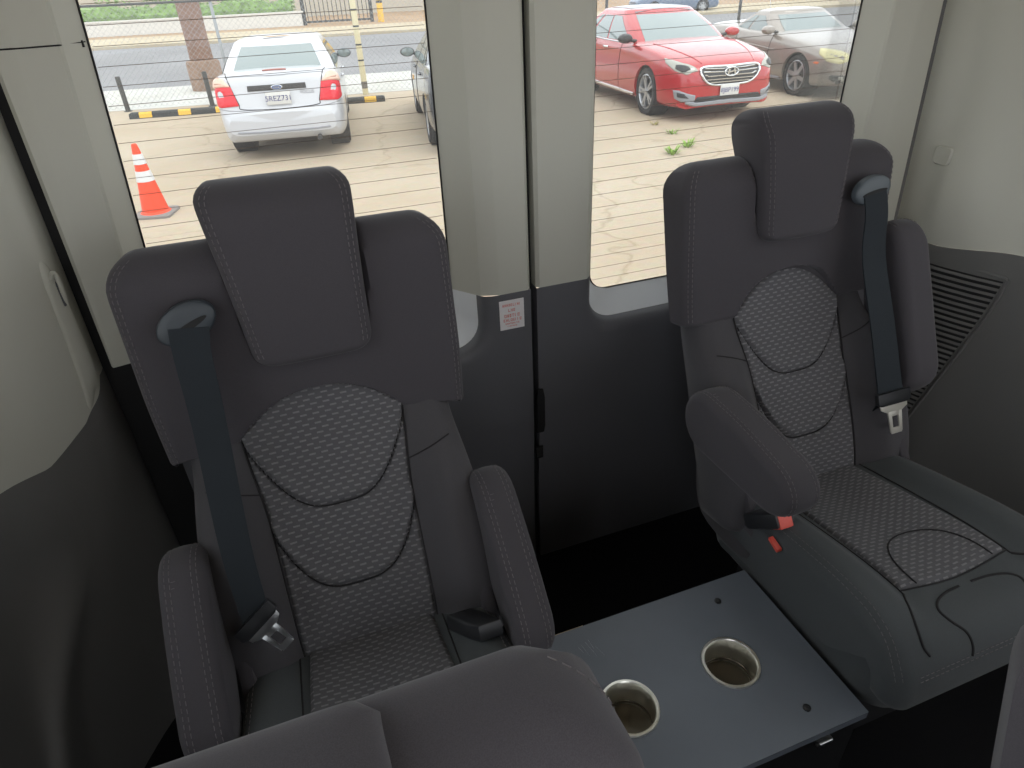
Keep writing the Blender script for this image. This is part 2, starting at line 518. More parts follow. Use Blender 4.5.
def make_seat(label, loc, belt=-1, arms=(-33, -33), rz=0.0, full=True, bezel_mat='bezel', dang=0.0, hdrop=0.0, sbot=.650, hb=.0):
    """belt: -1 / +1 side of the shoulder belt; arms: state of the (-x, +x) armrests"""
    S = root('passenger_seat', label, 'seat', loc, rz, 'grey cloth van seats')
    # ---- backrest
    def wB(t): return table([(0, .204), (.3, .202), (.6, .190), (.8, .184), (1, .186)], t)
    def fB(x, t):
        a = abs(x)
        b = table([(0, .040), (.35, .054), (.55, .040), (.68, .012), (.78, .0), (1, .0)], t)
        return b * sstep(.085, .150, a) - .010 * (1 - sstep(0, .10, a)) * (1 - t)
    back = Pad([(.650, .335), (.664, .40), (.695, .47), (.735, .545), (.773, .61), (.803, .665), (.820, .72), (.828, .79)],
               wB, .085, fB, re=.035, r0=.03, r1=.03, rc0=.03, rc1=.02, reb=.03)
    mk('backrest', back.build(MB()), M['fab_side'], S)
    # patterned centre panel with two folded seams
    def hwp(t): return table([(0, .096), (.15, .098), (.5, .100), (.78, .112), (1, .112)], t)
    def U1(u): return .520 + .225 * abs(u) ** 3.2
    def U2(u): return .275 + .20 * abs(u) ** 3.0
    def gr(u, t):
        g = 0.0
        for U, dep in ((U1, .0085), (U2, .0085)):
            d = (t - U(u)) * back.L
            g += .7 * dep * math.exp(-(d / .0045) ** 2)
            if d > 0: g -= .005 * math.exp(-((d - .014) / .014) ** 2)
        return g
    mb = face_patch(MB(), back, hwp, lambda u: .03, lambda u: .905 - .135 * abs(u) ** 2.0, off=.006, groove=gr, nu=56, nv=110)
    cp = mk('center_panel', mb, M['fab_pat'], S)
    for U in (U1, U2):
        sm = MB()
        sm.tube([back.pos(u * hwp(U(u)), U(u), .0036 - .003 * abs(u) ** 6) for u in [-.97 + 1.94 * k / 40 for k in range(41)]], .0013, 5)
        mk('fold_seam', sm, M['seam'], cp)
    for sx in (-1, 1):
        sm = MB()
        sm.tube([back.pos(sx * hwp(t), t, .0008) for t in [.03 + .8 * k / 30 for k in range(31)]], .0014, 5)
        sm.tube([back.pos(sx * lerp(.104, .168, k / 12), .60 + .045 * k / 12, .0006) for k in range(13)], .001, 5)
        mk('side_seam', sm, M['seam'], S)
    # ---- shoulder pad
    def wS(t): return table([(0, .209), (.4, .213), (.8, .213), (1, .210)], t)
    def hh(z): return table([(.78, .074), (.90, .081), (1.0, .086)], z)
    def fS(x, t):
        z = shoulder_z(t)
        k = 1 - sstep(hh(z) - .010, hh(z) + .007, abs(x - (.010 if belt < 0 else 0)))
        rec = 0.0 if hdrop else -.055 * k * sstep(.80, .86, z)
        arch = .716 - .055 * (abs(x) / .112) ** 2.0 if abs(x) < .112 else .661 - (abs(x) - .112) * .14
        cut = -.05 * (1 - sstep(arch - .003, arch + .010, z)) if abs(x) < .200 else 0.0
        return rec + cut + .006 * (1 - sstep(0, .19, abs(x)))
    shp = [(.803, sbot), (.809, .70), (.816, .76), (.824, .82), (.832, .88), (.840, .938)]
    def shoulder_z(t): return table([(i / 5, p[1]) for i, p in enumerate(shp)], t)
    sh = Pad(shp, wS, lambda t: lerp(.070, .098, t), fS, re=.020, r0=.012, r1=.0475, rc0=.010, rc1=.044 if not hdrop else .06, reb=.02)
    so = mk('shoulder_pad', sh.build(MB(), ns=110, nf=97), M['fab'], S)
    for sx in (-1, 1):
        st = MB()
        for ins in ((.0075, .0135) if not hdrop else (.003,)):
            stitches(st, [sh.pos(sx * (sh.half(t) - ins), t, .0006) if not hdrop else sh.pos(sx * sh.half(t), t, -.030) + Vector((sx * .0004, 0, 0)) for t in [.04 + .935 * k / 40 for k in range(41)]])
        mk('stitching', st, M['thread'], so, smooth=False)
    # ---- headrest
    hp = [(y - hdrop * .18, z - hdrop) for y, z in [(.798 + hb * .1, .778 + hb), (.803, .83), (.809, .89), (.817, .95), (.826, 1.012)]]
    hd = Pad(hp, lambda t: table([(0, .077), (.5, .084), (1, .094)], t), lambda t: lerp(.06, .115, t), lambda x, t: .006 * (1 - (x / .09) ** 2),
             re=.016, r0=.012, r1=.054, rc0=.022, rc1=.026, xc=lambda t: (.010 - .007 * t if belt < 0 else 0.0))
    ho = mk('headrest', hd.build(MB(), ns=36, nf=41), M['fab'], S)
    for sx in (-1, 1):
        st = MB()
        for ins in (.0075, .0135):
            stitches(st, [hd.pos(sx * (hd.half(t) - ins), t, .0006) for t in [.07 + .93 * k / 40 for k in range(41)]])
        if hdrop:
            for xx in (.050, .066): stitches(st, [hd.pos(sx * xx, t, .0007) for t in [.3 + .70 * k / 40 for k in range(41)]], r=.0007)
        mk('stitching', st, M['thread'], ho, smooth=False)
    # ---- cushion (swept from the front edge to the back)
    def wC(t): return table([(0, .182), (.2, .192), (.5, .185), (1, .172)], t)
    def fC(x, t):
        a = abs(x); r = sstep(.20, .36, t)
        return .024 * r * sstep(.098, .145, a) * (1 - .5 * sstep(.8, 1, t)) - .008 * r * (1 - sstep(0, .1, a))
    cprof = [(.283, .300), (.277, .345), (.285, .392), (.314, .424), (.365, .432), (.44, .428), (.54, .412), (.64, .393), (.71, .380)]
    cu = Pad(cprof, wC, lambda t: table([(0, .05), (.25, .06), (.45, .12), (1, .13)], t), fC, re=.03, r0=.02, r1=.03, rc0=.035, rc1=.02, reb=.012)
    cuo = mk('cushion', cu.build(MB(), ns=60, nf=49), M['fab_cush'], S)
    T0, T1 = .36, .985
    mb = face_patch(MB(), cu, lambda t: table([(.4, .104), (.7, .097), (1, .090)], t), lambda u: T0 + .012 * u * u, lambda u: T1, off=.005, nu=48, nv=70)
    cpo = mk('cushion_panel', mb, M['fab_pat'], S)
    sm = MB()
    def arcU(k):
        a = pi * k / 30
        return (-.074 * cos(a), T0 + .012 + .17 * sin(a) ** .8)
    sm.tube([cu.pos(arcU(k)[0], arcU(k)[1], .0062) for k in range(31)], .0012, 5)
    mk('fold_seam', sm, M['seam'], cpo)
    sm = MB()
    sm.tube([cu.pos(x, T0 + .012 * (x / .104) ** 2, .001) for x in [-.104 + .208 * k / 24 for k in range(25)]], .0012, 5)
    for sx in (-1, 1):
        sm.tube([cu.pos(sx * .104, t, .0008) for t in [T0 + (T1 - T0) * k / 24 for k in range(25)]], .0012, 5)
        sm.tube(pad_line(cu, [(sx * .104, T0), (sx * .120, .325), (sx * .134, .28), (sx * .137, .235), (sx * .130, .205)], per=14), .0018, 6)
        sm.tube(pad_line(cu, [(sx * .012, .335), (sx * .040, .330), (sx * .066, .315), (sx * .078, .292), (sx * .074, .26), (sx * .060, .225), (sx * .056, .19), (sx * .058, .16)], per=14), .0018, 6)
    mk('seam_lines', sm, M['seam'], cuo)
    for sx in (-1, 1):
        st = MB()
        for ins in (.008, .015):
            stitches(st, [cu.pos(sx * (cu.half(t) - ins), t, .0006) for t in [.16 + .8 * k / 40 for k in range(41)]])
        mk('stitching', st, M['thread'], cuo, smooth=False)
    st = MB()
    for tt in (.145, .16):
        stitches(st, [cu.pos(x, tt, .0006) for x in [-.15 + .3 * k / 24 for k in range(25)]])
    mk('stitching', st, M['thread'], cuo, smooth=False)
    # ---- skirt and pedestal
    mb = MB()
    secs = []
    for z, g in ((.385, -.004), (.36, .0), (.30, -.002), (.265, -.012), (.25, -.03)):
        w = .180 + g; y0 = .300 - g * .6; y1 = .70
        rc = .05
        sec = []
        for (cx, cy, a0) in ((w - rc, y0 + rc, -pi / 2), (w - .02, y1 - .02, 0), (-w + .02, y1 - .02, pi / 2), (-w + rc, y0 + rc, pi)):
            r = rc if cy < .5 else .02
            for k in range(7):
                a = a0 + pi / 2 * k / 6
                sec.append(Vector((cx + r * cos(a), cy + r * sin(a), z)))
        secs.append(sec)
    mk('skirt', mb.loft(secs), M['fab_cush'], S)
    mb = MB(); mb.box(-.13, .13, .40, .66, .0 if full else .035, .26)
    mk('pedestal', mb, M['boxside'], S, smooth=False)
    # hinge cover between backrest and cushion, both flanks
    for sx in (-1, 1):
        if not full: break
        mb = MB()
        poly = [(.60, .30), (.735, .30), (.775, .42), (.79, .52), (.75, .56), (.69, .545), (.625, .44), (.585, .36)]
        poly = [(p.x, p.y) for p in catmull([(a, b, 0) for a, b in poly], 5, True)]
        mb.prism(poly, (sx * .168 - .011, 0, 0), (0, 1, 0), (0, 0, 1), (.022, 0, 0), .008)
        mk('hinge_cover', mb, M['fab'], S)
    # ---- armrests
    for sx, stt in zip((-1, 1), arms):
        if stt is None: continue
        if stt < 60: armrest(S, sx * (.203 if dang else .207), (0, .695, .550 if dang else .538), radians(stt), L=.155, h=.034 if dang else .029)
        else: armrest(S, sx * .215, (0, .715, .555), radians(stt))
    # ---- belt
    if belt:
        b = belt
        if dang: P0 = Vector((b * .128, .800, .868)); tip = Vector((b * .134, .655, .535))
        else: P0 = Vector((b * .130, .806, .858)); tip = Vector((b * .136, .640, .508))
        nrm = Vector((0, -.97, .20)).normalized()
        tx = Vector((1, 0, 0)); ty = nrm.cross(tx); ty = ty if ty.z > 0 else -ty
        tilt = radians(24) * (1 if b < 0 else -1) * (1 if not dang else -.35)
        ex = tx * cos(tilt) + ty * sin(tilt); ey = -tx * sin(tilt) + ty * cos(tilt)
        mb = MB(); secs = []
        for rr, dz in ((1.0, -.006), (1.0, .003), (.97, .0052), (.90, .0065), (.6, .0072), (.05, .0072)):
            secs.append([P0 + ex * (.037 * rr * cos(2 * pi * k / 36)) + ey * (.024 * rr * sin(2 * pi * k / 36)) + nrm * dz for k in range(36)])
        mb.loft(secs)
        bo = mk('belt_guide', mb, M[bezel_mat], S)
        mb = MB(); slot = []
        mb.prism([(.026 * cos(2 * pi * k / 20), .0042 * sin(2 * pi * k / 20)) for k in range(20)], P0 + nrm * .0050 - ey * .004, ex, ey, nrm * .0030)
        mk('belt_slot', mb, M['seal'], bo)
        start = P0 - ey * .005 + nrm * .0075
        mid1 = start + Vector((b * .004, -.010, -.035))
        if dang: pts = [start, mid1, Vector((b * .130, .762, .76)), Vector((b * .133, .712, .655)), tip]
        else: pts = [start, mid1, Vector((b * .134, .757, .74)), Vector((b * .139, .685, .60)), tip]
        pl = catmull(pts, 10)
        sides = [ex.lerp(Vector((1, 0, .03 * -b)), min(1, k / 14)).normalized() for k in range(len(pl))]
        mb = MB(); mb.ribbon(pl, [lerp(.046, .056 if dang else .034, k / len(pl)) for k in range(len(pl))], sides)
        # slack returning behind the tongue
        low = [tip, Vector((b * .150, tip.y + .03, tip.z - .07)), Vector((b * .152, tip.y + .055, tip.z - .16))]
        mb.ribbon(catmull(low, 6), .042 if dang else .034, (1, 0, 0))
        be = mk('seat_belt', mb, M['strap'], S)
        # tongue
        dn = (pl[-1] - pl[-4]).normalized()
        face = Vector((1, 0, 0)).cross(dn); face = face if face.y < 0 else -face
        if dang: xx = Vector((1, 0, 0)); an = 0
        else:
            an = radians(34); xx = (Vector((1, 0, 0)) * cos(an) - dn * sin(an)).normalized()
        yy = face.cross(xx).normalized()
        if yy.dot(dn) < 0: yy = -yy
        O = tip + face * .004; K_ = 1.22 if dang else 1.0; xx = xx * K_; yy = yy * K_
        mb = MB()
        mb.prism([(-.030, -.009), (.030, -.009), (.030, .006), (.024, .010), (-.024, .010), (-.030, .006)], O - face * .004, xx, yy, face * .010, .002)
        tg = mk('tongue_cover', mb, M['blackp'], be)
        mb = MB()
        outer = [(-.026, .006), (.026, .006), (.024, .016), (.013, .021), (.0115, .050), (.008, .054), (-.008, .054), (-.0115, .050), (-.013, .021), (-.024, .016)]
        inner = [(-.006, .030), (.006, .030), (.0062, .032), (.0062, .036), (.006, .040), (.0055, .045), (.004, .046), (-.004, .046), (-.0055, .045), (-.006, .040)]
        # plate with a window: built from strips
        def strip(poly): mb.prism(poly, O - face * .001, xx, yy, face * .0028, .0006)
        strip([(-.026, .004), (.026, .004), (.024, .016), (.013, .022), (-.013, .022), (-.024, .016)])
        strip([(-.013, .020), (-.006, .020), (-.006, .048), (-.0105, .052)])
        strip([(.006, .020), (.013, .020), (.0105, .052), (.006, .048)])
        strip([(-.0105, .045), (.0105, .045), (.0095, .054), (-.0095, .054)])
        strip([(-.0075, .020), (.0075, .020), (.0075, .028), (-.0075, .028)])
        mk('tongue', mb, M['tongue_w' if dang else 'steel'], be)
    # ---- buckle by the inner cushion edge
    if full:
        b = -belt
        mb = MB()
        dirv = Vector((b * -.25, -.75, .55)).normalized() if dang else Vector((b * .5, -.80, .30)).normalized()
        sd = Vector((1, 0, 0)); nn = sd.cross(dirv).normalized()
        O = Vector((b * .184, .592, .412)) if dang else Vector((b * .120, .600, .435))
        mb.prism([(-.018, 0), (.018, 0), (.020, .045), (.016, .062), (-.016, .062), (-.020, .045)], O - nn * .013, sd, dirv, nn * .026, .005)
        bk = mk('buckle', mb, M['blackp'], S)
        mb = MB()
        mb.prism([(-.013, .047), (.013, .047), (.012, .063), (-.012, .063)], O - nn * (.009 if dang else .0145), sd, dirv, nn * .0235, .002)
        if dang: mk('release_button', mb, M['red_btn'], bk)
        if dang:
            mb = MB()
            mb.prism([(-.004, -.012), (.004, -.012), (.005, .012), (-.005, .012)], (b * .189, .532, .408), (1, 0, 0), Vector((0, -.9, -.3)).normalized(), (0, 0, .006), .001)
            mk('recline_tab', mb, M['red_btn'], S)
    return S

make_seat('charcoal seat in front of the left rear door, both armrests folded down', (-.012, 0, 0), belt=-1, arms=(-36, -36))
make_seat('charcoal seat beside the wall vent, one armrest down and one up', (.812, .035, 0), belt=1, arms=(-2, 112), sbot=.672, hb=.026, bezel_mat='bezel_l', dang=1)
make_seat('nearest grey seat at bottom left, only the top of its back showing', (-.10, -.70, -.03), belt=0, arms=(None, None), full=False, hdrop=.052)
make_seat('seat cut off at the bottom right corner, only a dark back edge showing', (.545, -.79, -.03), belt=0, arms=(None, None), full=False, hdrop=.10)
# ------------------------------------------------------------------ van shell
YT, YG = 1.035, 1.10          # inner face of the door trim, and the glass
GAP = .399
ZB = .709                     # pale trim above, dark trim below
def struct(o, label=None): o['kind'] = 'structure'; return tag(o, label)

mb = MB(); mb.box(-.62, 1.46, -3.2, 1.08, -.06, 0)
struct(mk('floor', mb, M['carpet'], smooth=False), 'dark carpeted van floor')

def rounded(x0, x1, z0, z1, r, n=8):
    out = []
    for cx, cz, a0 in ((x1 - r, z0 + r, -pi / 2), (x1 - r, z1 - r, 0), (x0 + r, z1 - r, pi / 2), (x0 + r, z0 + r, pi)):
        for k in range(n + 1):
            a = a0 + pi / 2 * k / n
            out.append((cx + r * cos(a), cz + r * sin(a)))
    return out

def door(name, label, X0, X1, hole, glass, facets, taper=0.0):
    """X0, X1: door edges; hole: opening in the trim face (x0, x1, z0, z1); glass: edges of the pane"""
    D = struct(root(name, label, None, kind='structure'))
    hx0, hx1, hz0, hz1 = hole; gx0, gx1, gz0, gz1 = glass
    R = .055
    def lean(x, z):
        if abs(x - X0) < 1e-6 and X0 < 0: return x + .025 * max(0, z - .70)
        if abs(x - X1) < 1e-6 and X1 > 1: return x - .066 * max(0, z - .70)
        return x
    def sh(x, z): return x + taper * (z - .9) * clamp((hx1 - x) / (hx1 - hx0), 0, 1.3)
    ZT = 1.80
    # pale upper frame : inverted U between ZB and ZT, folded round the outer edges
    def strip(mb, inner, outer):
        n = len(inner)
        secs_i = [Vector((x, y, z)) for x, y, z in inner]; secs_o = [Vector((x, y, z)) for x, y, z in outer]
        mb.loft([secs_i, secs_o], closed=False)
    # path along the opening from ZB on one side over the top to ZB on the other
    path = [(hx0, ZB)] + [(hx0, ZB + (hz1 - R - ZB) * k / 10) for k in range(1, 10)]
    for k in range(9):
        a = pi - pi / 2 * k / 8; path.append((hx0 + R + R * cos(a), hz1 - R + R * sin(a)))
    for k in range(9):
        a = pi / 2 - pi / 2 * k / 8; path.append((hx1 - R + R * cos(a), hz1 - R + R * sin(a)))
    path += [(hx1, ZB + (hz1 - R - ZB) * k / 10) for k in range(9, 0, -1)] + [(hx1, ZB)]
    def proj_out(x, z):
        # nearest point on the outer edge of the frame
        if z >= hz1 - R:
            if x < hx0 + R and (hx0 + R - x) > (z - hz1 + R): return (X0, ZT * .0 + z)
            if x > hx1 - R and (x - hx1 + R) > (z - hz1 + R): return (X1, z)
            return (lerp(X0, X1, (x - hx0) / (hx1 - hx0)), ZT)
        return (X0, z) if x < (hx0 + hx1) / 2 else (X1, z)
    def gl(x, z):
        u = (x - hx0) / (hx1 - hx0); w = (z - hz0) / (hz1 - hz0)
        return (lerp(gx0, gx1, u) , lerp(gz0, gz1, w) if z > ZB else z)
    fl, fr = facets                                  # width of the angled facet beside the opening
    rows = []
    for (x, z) in path:
        ox, oz = proj_out(x, z)
        left = x < (hx0 + hx1) / 2
        f = fl if left else fr
        L = sqrt((ox - x) ** 2 + (oz - z) ** 2) or 1
        q = min(.95, f / L)
        mx, mz = lerp(x, ox, q), lerp(z, oz, q)
        gx, gz = gl(x, z)
        gz = max(gz, ZB) if z <= ZB + 1e-6 else gz
        g0 = Vector((sh(gx, gz), YG, gz))
        h0 = Vector((sh(x, z), YT + .012, z)); m0 = Vector((sh(mx, mz), YT, mz))
        ox = lean(ox, oz)
        o0 = Vector((ox, YT, oz)); o0b = o0.lerp(m0, min(.5, .006 / max((o0 - m0).length, 1e-4)))
        ro = Vector((ox, YT + .006, oz)); rb = Vector((ox, YT + .05, oz))
        rows.append([g0, g0.lerp(h0, .94), h0.lerp(m0, .04) + Vector((0, .0, 0)), h0.lerp(m0, .12), m0.lerp(h0, .05), m0.lerp(o0b, .05), o0b, ro, rb])
    mb = MB(); mb.loft(rows, closed=False)
    mk('upper_trim', mb, M['trim_l'], D, angle=18)
    XL0 = X0 + .045 if X0 < 0 else X0
    # dark lower panel: U round the lower part of the opening down to the floor
    path = [(hx0, ZB), (hx0, lerp(ZB, hz0 + R, .5))]
    for k in range(11):
        a = pi + pi / 2 * k / 10; path.append((hx0 + R + R * cos(a), hz0 + R + R * sin(a)))
    path += [(lerp(hx0 + R, hx1 - R, k / 8), hz0) for k in range(1, 8)]
    for k in range(11):
        a = -pi / 2 + pi / 2 * k / 10; path.append((hx1 - R + R * cos(a), hz0 + R + R * sin(a)))
    path += [(hx1, lerp(ZB, hz0 + R, .5)), (hx1, ZB)]
    def proj_low(x, z):
        if z > hz0 + R - 1e-6: return (X0, z) if x < (hx0 + hx1) / 2 else (X1, z)
        if x < hx0 + R: return (X0, lerp(z, .42, sstep(hx0, hx0 + R, x)))
        if x > hx1 - R: return (X1, lerp(z, .42, sstep(hx1, hx1 - R, x)))
        return (lerp(X0, X1, (x - hx0 - R) / (hx1 - hx0 - 2 * R)), .42)
    rows = []
    for (x, z) in path:
        ox, oz = proj_low(x, z)
        ox = max(ox, XL0)
        h = Vector((sh(x, z), YT + .012, z)); o = Vector((ox, YT, oz)); L = (o - h).length
        c = Vector(((hx0 + hx1) / 2, 0, 1.0)); d = Vector((o.x - h.x, 0, o.z - h.z)).normalized()
        row = [h + Vector((0, .012, 0)) - d * .004, h, h + d * min(.006, L * .1) + Vector((0, -.006, 0)), h + d * min(.018, L * .25) + Vector((0, -.0105, 0)), h + d * min(.03, L * .4) + Vector((0, -.012, 0))]
        row += [row[-1].lerp(o, q) for q in (.35, .7, .95)] + [o, o + Vector((0, .045, 0))]
        rows.append(row)
    mb = MB(); mb.loft(rows, closed=False)
    # foot of the panel below the window
    zz = [(.42, 0), (.34, .004), (.25, .010), (.12, .014), (.06, .012), (.0, .010)]
    mb.loft([[Vector((lerp(XL0, X1, k / 12), YT + dy, z)) for k in range(13)] for z, dy in zz], closed=False)
    for xx, yy in ((XL0, 0), (X1, 0)):
        mb.loft([[Vector((xx, YT + dy, z)) for z, dy in zz], [Vector((xx, YT + .05, z)) for z, dy in zz]], closed=False)
    mk('lower_trim', mb, M['trim_d'], D, angle=28)
    # sill and lower corners between panel and glass
    rows = []
    for (x, z) in path:
        u = (x - hx0) / (hx1 - hx0)
        gx = lerp(gx0, gx1, u); gz = lerp(gz0, ZB, (z - hz0) / (ZB - hz0))
        h = Vector((sh(x, z), YT + .022, z)); g = Vector((sh(gx, gz), YG, gz))
        rows.append([h, h.lerp(g, .5) + Vector((0, 0, .002)), h.lerp(g, .93), g])
    mb = MB(); mb.loft(rows, closed=False)
    mk('window_sill', mb, M['sill'], D)
    # pane with black edge seal and heater wires
    gp = rounded(gx0 - .012, gx1 + .012, gz0 - .012, gz1 + .012, .045)
    mb = MB(); mb.loft([[Vector((sh(x, z), YG + .004, z)) for x, z in gp], [Vector((sh(x, z), YG + .008, z)) for x, z in gp]])
    pane = mk('window_pane', mb, M['glass'], D, smooth=False)
    gp = rounded(gx0 + .001, gx1 - .001, gz0 + .001, gz1 - .001, .036, 8)
    mb = MB(); mb.tube([(sh(x, z), YG + .001, z) for x, z in gp], .0017, 6, closed=True)
    mk('pane_seal', mb, M['seal'], D)
    mb = MB(); z = gz0 + .022
    while z < gz1 - .03:
        mb.tube([(sh(gx0, z) + .004, YG + .0032, z), (gx1 - .004, YG + .0032, z)], .00036, 4); z += .0245
    mk('heater_wires', mb, M['wire'], pane, smooth=False)
    return D

dl = door('door_1', 'left rear van door with a heated window and pale window frame', -.306, GAP - .005, (-.235, .300, .600, 1.52), (-.214, .262, .63, 1.50), (.05, .032), .07)
dr = door('door_2', 'right rear van door with a heated window and dark lower trim', GAP + .007, 1.258, (.520, 1.122, .606, 1.52), (.545, 1.098, .650, 1.50), (.012, .052))
# joint line of the separate header piece
mb = MB()
mb.tube([(-.304, YT - .0002, 1.149), (-.268, YT - .0002, 1.149), (-.219, YT + .0115, 1.149), (-.199, YG - .003, 1.149)], .0011, 5)
mb.box(-.214, -.200, YG - .012, YG - .002, 1.143, 1.151)
mb.tube([(.302, YT + .006, 1.176), (.335, YT - .0002, 1.176), (.392, YT - .0002, 1.176)], .0011, 5)
mk('trim_joint', mb, M['seal'], dl)
# seal strip and latch in the gap between the doors
mb = MB(); mb.box(GAP - .007, GAP + .010, YT + .028, YT + .05, 0, 1.9)
tr = struct(mk('trim_1', mb, M['seal'], smooth=False), 'black rubber seal between the two rear doors')
mb = MB()
mb.prism([(-.008, .385), (.007, .385), (.010, .40), (.010, .475), (.007, .49), (-.005, .492), (-.008, .475)], (GAP + .006, YT - .002, 0), (1, 0, 0), (0, 0, 1), (0, -.009, 0), .003)
mb.prism([(-.008, .315), (.008, .315), (.008, .345), (-.008, .345)], (GAP + .004, YT - .001, 0), (1, 0, 0), (0, 0, 1), (0, -.006, 0), .002)
lt = mk('door_latch', mb, M['seal'], dr)
# sticker with red print on the left door
stk = root('sticker', 'small white notice with red print on the left rear door', 'sticker', (0, 0, 0))
mb = MB(); mb.box(.331, .379, YT - .0016, YT - .0004, .637, .696)
mk('paper', mb, M['sticker'], stk, smooth=False)
mb = MB()
rnd = random.Random(3)
rowsz = [(.6865, .036, .0052), (.6760, .014, .0056), (.6650, .030, .0064), (.6560, .034, .0056), (.6490, .027, .0036), (.6435, .020, .0024)]
for z, w, h in rowsz:
    x = .355 - w / 2
    while x < .355 + w / 2 - .001:
        cw = h * rnd.uniform(.45, .7)
        k = rnd.choice('OLTEHI')
        y0, y1 = YT - .0019, YT - .0015
        t = h * .17
        if k in 'OLEHI': mb.box(x, x + t, y0, y1, z - h / 2, z + h / 2)
        if k in 'OH': mb.box(x + cw - t, x + cw, y0, y1, z - h / 2, z + h / 2)
        if k in 'OTE': mb.box(x, x + cw, y0, y1, z + h / 2 - t, z + h / 2)
        if k in 'OLE': mb.box(x, x + cw, y0, y1, z - h / 2, z - h / 2 + t)
        if k in 'EH': mb.box(x, x + cw, y0, y1, z - t / 2, z + t / 2)
        if k == 'T': mb.box(x + cw / 2 - t / 2, x + cw / 2 + t / 2, y0, y1, z - h / 2, z + h / 2)
        x += cw + h * .25
mk('print', mb, M['stickerink'], stk, smooth=False)

# ---- side walls: plan curve swept in height
def sweep_wall(mb, plans, flip=False):
    """plans: list of (z, [(x, y)...]) with equal counts"""
    secs = []
    for z, pl in plans:
        c = catmull([(x, y, 0) for x, y in pl], 8)
        secs.append([Vector((p.x, p.y, z if not callable(z) else z(p))) for p in c])
    return mb.loft(secs, closed=False)

# left wall
WL = struct(root('wall_left', 'left side trim of the van, pale above and dark below', None, kind='structure'))
planL = [(-.326, 1.10), (-.328, 1.035), (-.354, 1.008), (-.405, .965), (-.462, .925), (-.495, .86), (-.515, .70), (-.525, .45), (-.53, .0), (-.53, -.5)]
def off(pl, d): return [(x + d, y) for x, y in pl]
def zbl(p):
    T = [(.80, .614), (.90, .604), (.958, .602), (1.003, .640), (1.04, .698), (1.2, .70)]
    for (y0, z0), (y1, z1) in zip(T, T[1:]):
        if p.y <= y1: return lerp(z0, z1, clamp((p.y - y0) / (y1 - y0)))
    return .70
def curveL(f):
    return catmull([(x + (.030 + .025 * sstep(1.0, .9, y)) * f + (.018 * sin(pi * min(1, f * 2.2)) * sstep(1.04, .96, y)), y, 0) for x, y in planL], 8)
mb = MB()
secs = []
for k in range(31):
    f = k / 30
    secs.append([Vector((p.x, p.y, lerp(zbl(p), 1.80, f))) for p in curveL(f) if p.y > .66])
mb.loft(secs, closed=False)
mk('upper_panel', mb, M['trim_l'], WL, angle=50)
# raised hook panel beside the pillar seam
def onL(t, z, o=0.0):
    """point on the left wall: t along the plan from the pillar seam"""
    c = curveL(0); i = (1 + t * 4) * 8; k = int(i)
    p = c[k].lerp(c[k + 1], i - k)
    f = clamp((z - zbl(p)) / (1.80 - zbl(p)))
    c = curveL(f); p = c[k].lerp(c[k + 1], i - k)
    d = (c[k + 1] - c[k]).normalized(); n = Vector((-d.y, d.x, 0)); n = n if n.x > 0 else -n
    return Vector((p.x, p.y, z)) + n * o
mb = MB()
rim = [(.0, .705), (.10, .685), (.215, .662), (.21, .71), (.195, .80), (.185, .865), (.14, .89), (.05, .875), (.0, .82)]
rc = [(p.x, p.y) for p in catmull([(a, b, 0) for a, b in rim], 6, True)]
ca = sum(p[0] for p in rc) / len(rc); cb = sum(p[1] for p in rc) / len(rc)
secs = []
for k, o in ((1.12, -.003), (1.0, .001), (.88, .004), (.7, .005), (.35, .005), (.02, .005)):
    secs.append([onL(ca + (a - ca) * k, cb + (b - cb) * k, o) for a, b in rc])
mb.loft(secs, cap0=False)
mk('hook_panel', mb, M['trim_l'], WL, angle=60)
mb = MB()
mb.tube(catmull([onL(.11, .868, .004), onL(.10, .876, .009), onL(.08, .872, .010), onL(.065, .85, .008), onL(.062, .825, .004)], 6), .0032, 8)
mk('coat_hook', mb, M['trim_l'], WL)
mb = MB()
mb.prism([(-.0015, -.02), (.0015, -.02), (.0015, .012), (.0, .018), (-.0015, .012)], onL(.085, .845, .0045), (onL(.13, .845) - onL(.05, .845)).normalized(), (0, 0, 1), (onL(.085, .845, .002) - onL(.085, .845, .0)), .001)
mk('hook_recess', mb, M['trim_d'], WL)
# dark lower part with the ridge of the wheel housing
def lowL(f):
    # f 0 at the pale/dark border, 1 at the floor
    a = planL
    b = [(-.322, 1.10), (-.330, 1.035), (-.372, .985), (-.405, .958), (-.428, .940), (-.505, .875), (-.525, .70), (-.53, .45), (-.53, .0), (-.53, -.5)]
    c = [(-.325, 1.10), (-.335, 1.030), (-.410, .93), (-.470, .84), (-.488, .770), (-.515, .745), (-.53, .62), (-.535, .45), (-.54, .0), (-.54, -.5)]
    d = [(-.325, 1.10), (-.335, 1.030), (-.43, .90), (-.50, .74), (-.505, .62), (-.53, .58), (-.54, .52), (-.545, .45), (-.55, .0), (-.55, -.5)]
    K = [(0, a), (.20, b), (.6, c), (1, d)]
    out = []
    for i in range(len(a)):
        out.append((table([(q, pl[i][0]) for q, pl in K], f), table([(q, pl[i][1]) for q, pl in K], f)))
    return out
mb = MB(); secs = []
for k in range(25):
    f = k / 24
    c = catmull([(x, y, 0) for x, y in lowL(f)], 8)
    secs.append([Vector((p.x, p.y, lerp(zbl(p), 0, f))) for p in c])
mb.loft(secs, closed=False)
mk('lower_panel', mb, M['trim_dw'], WL, angle=60)

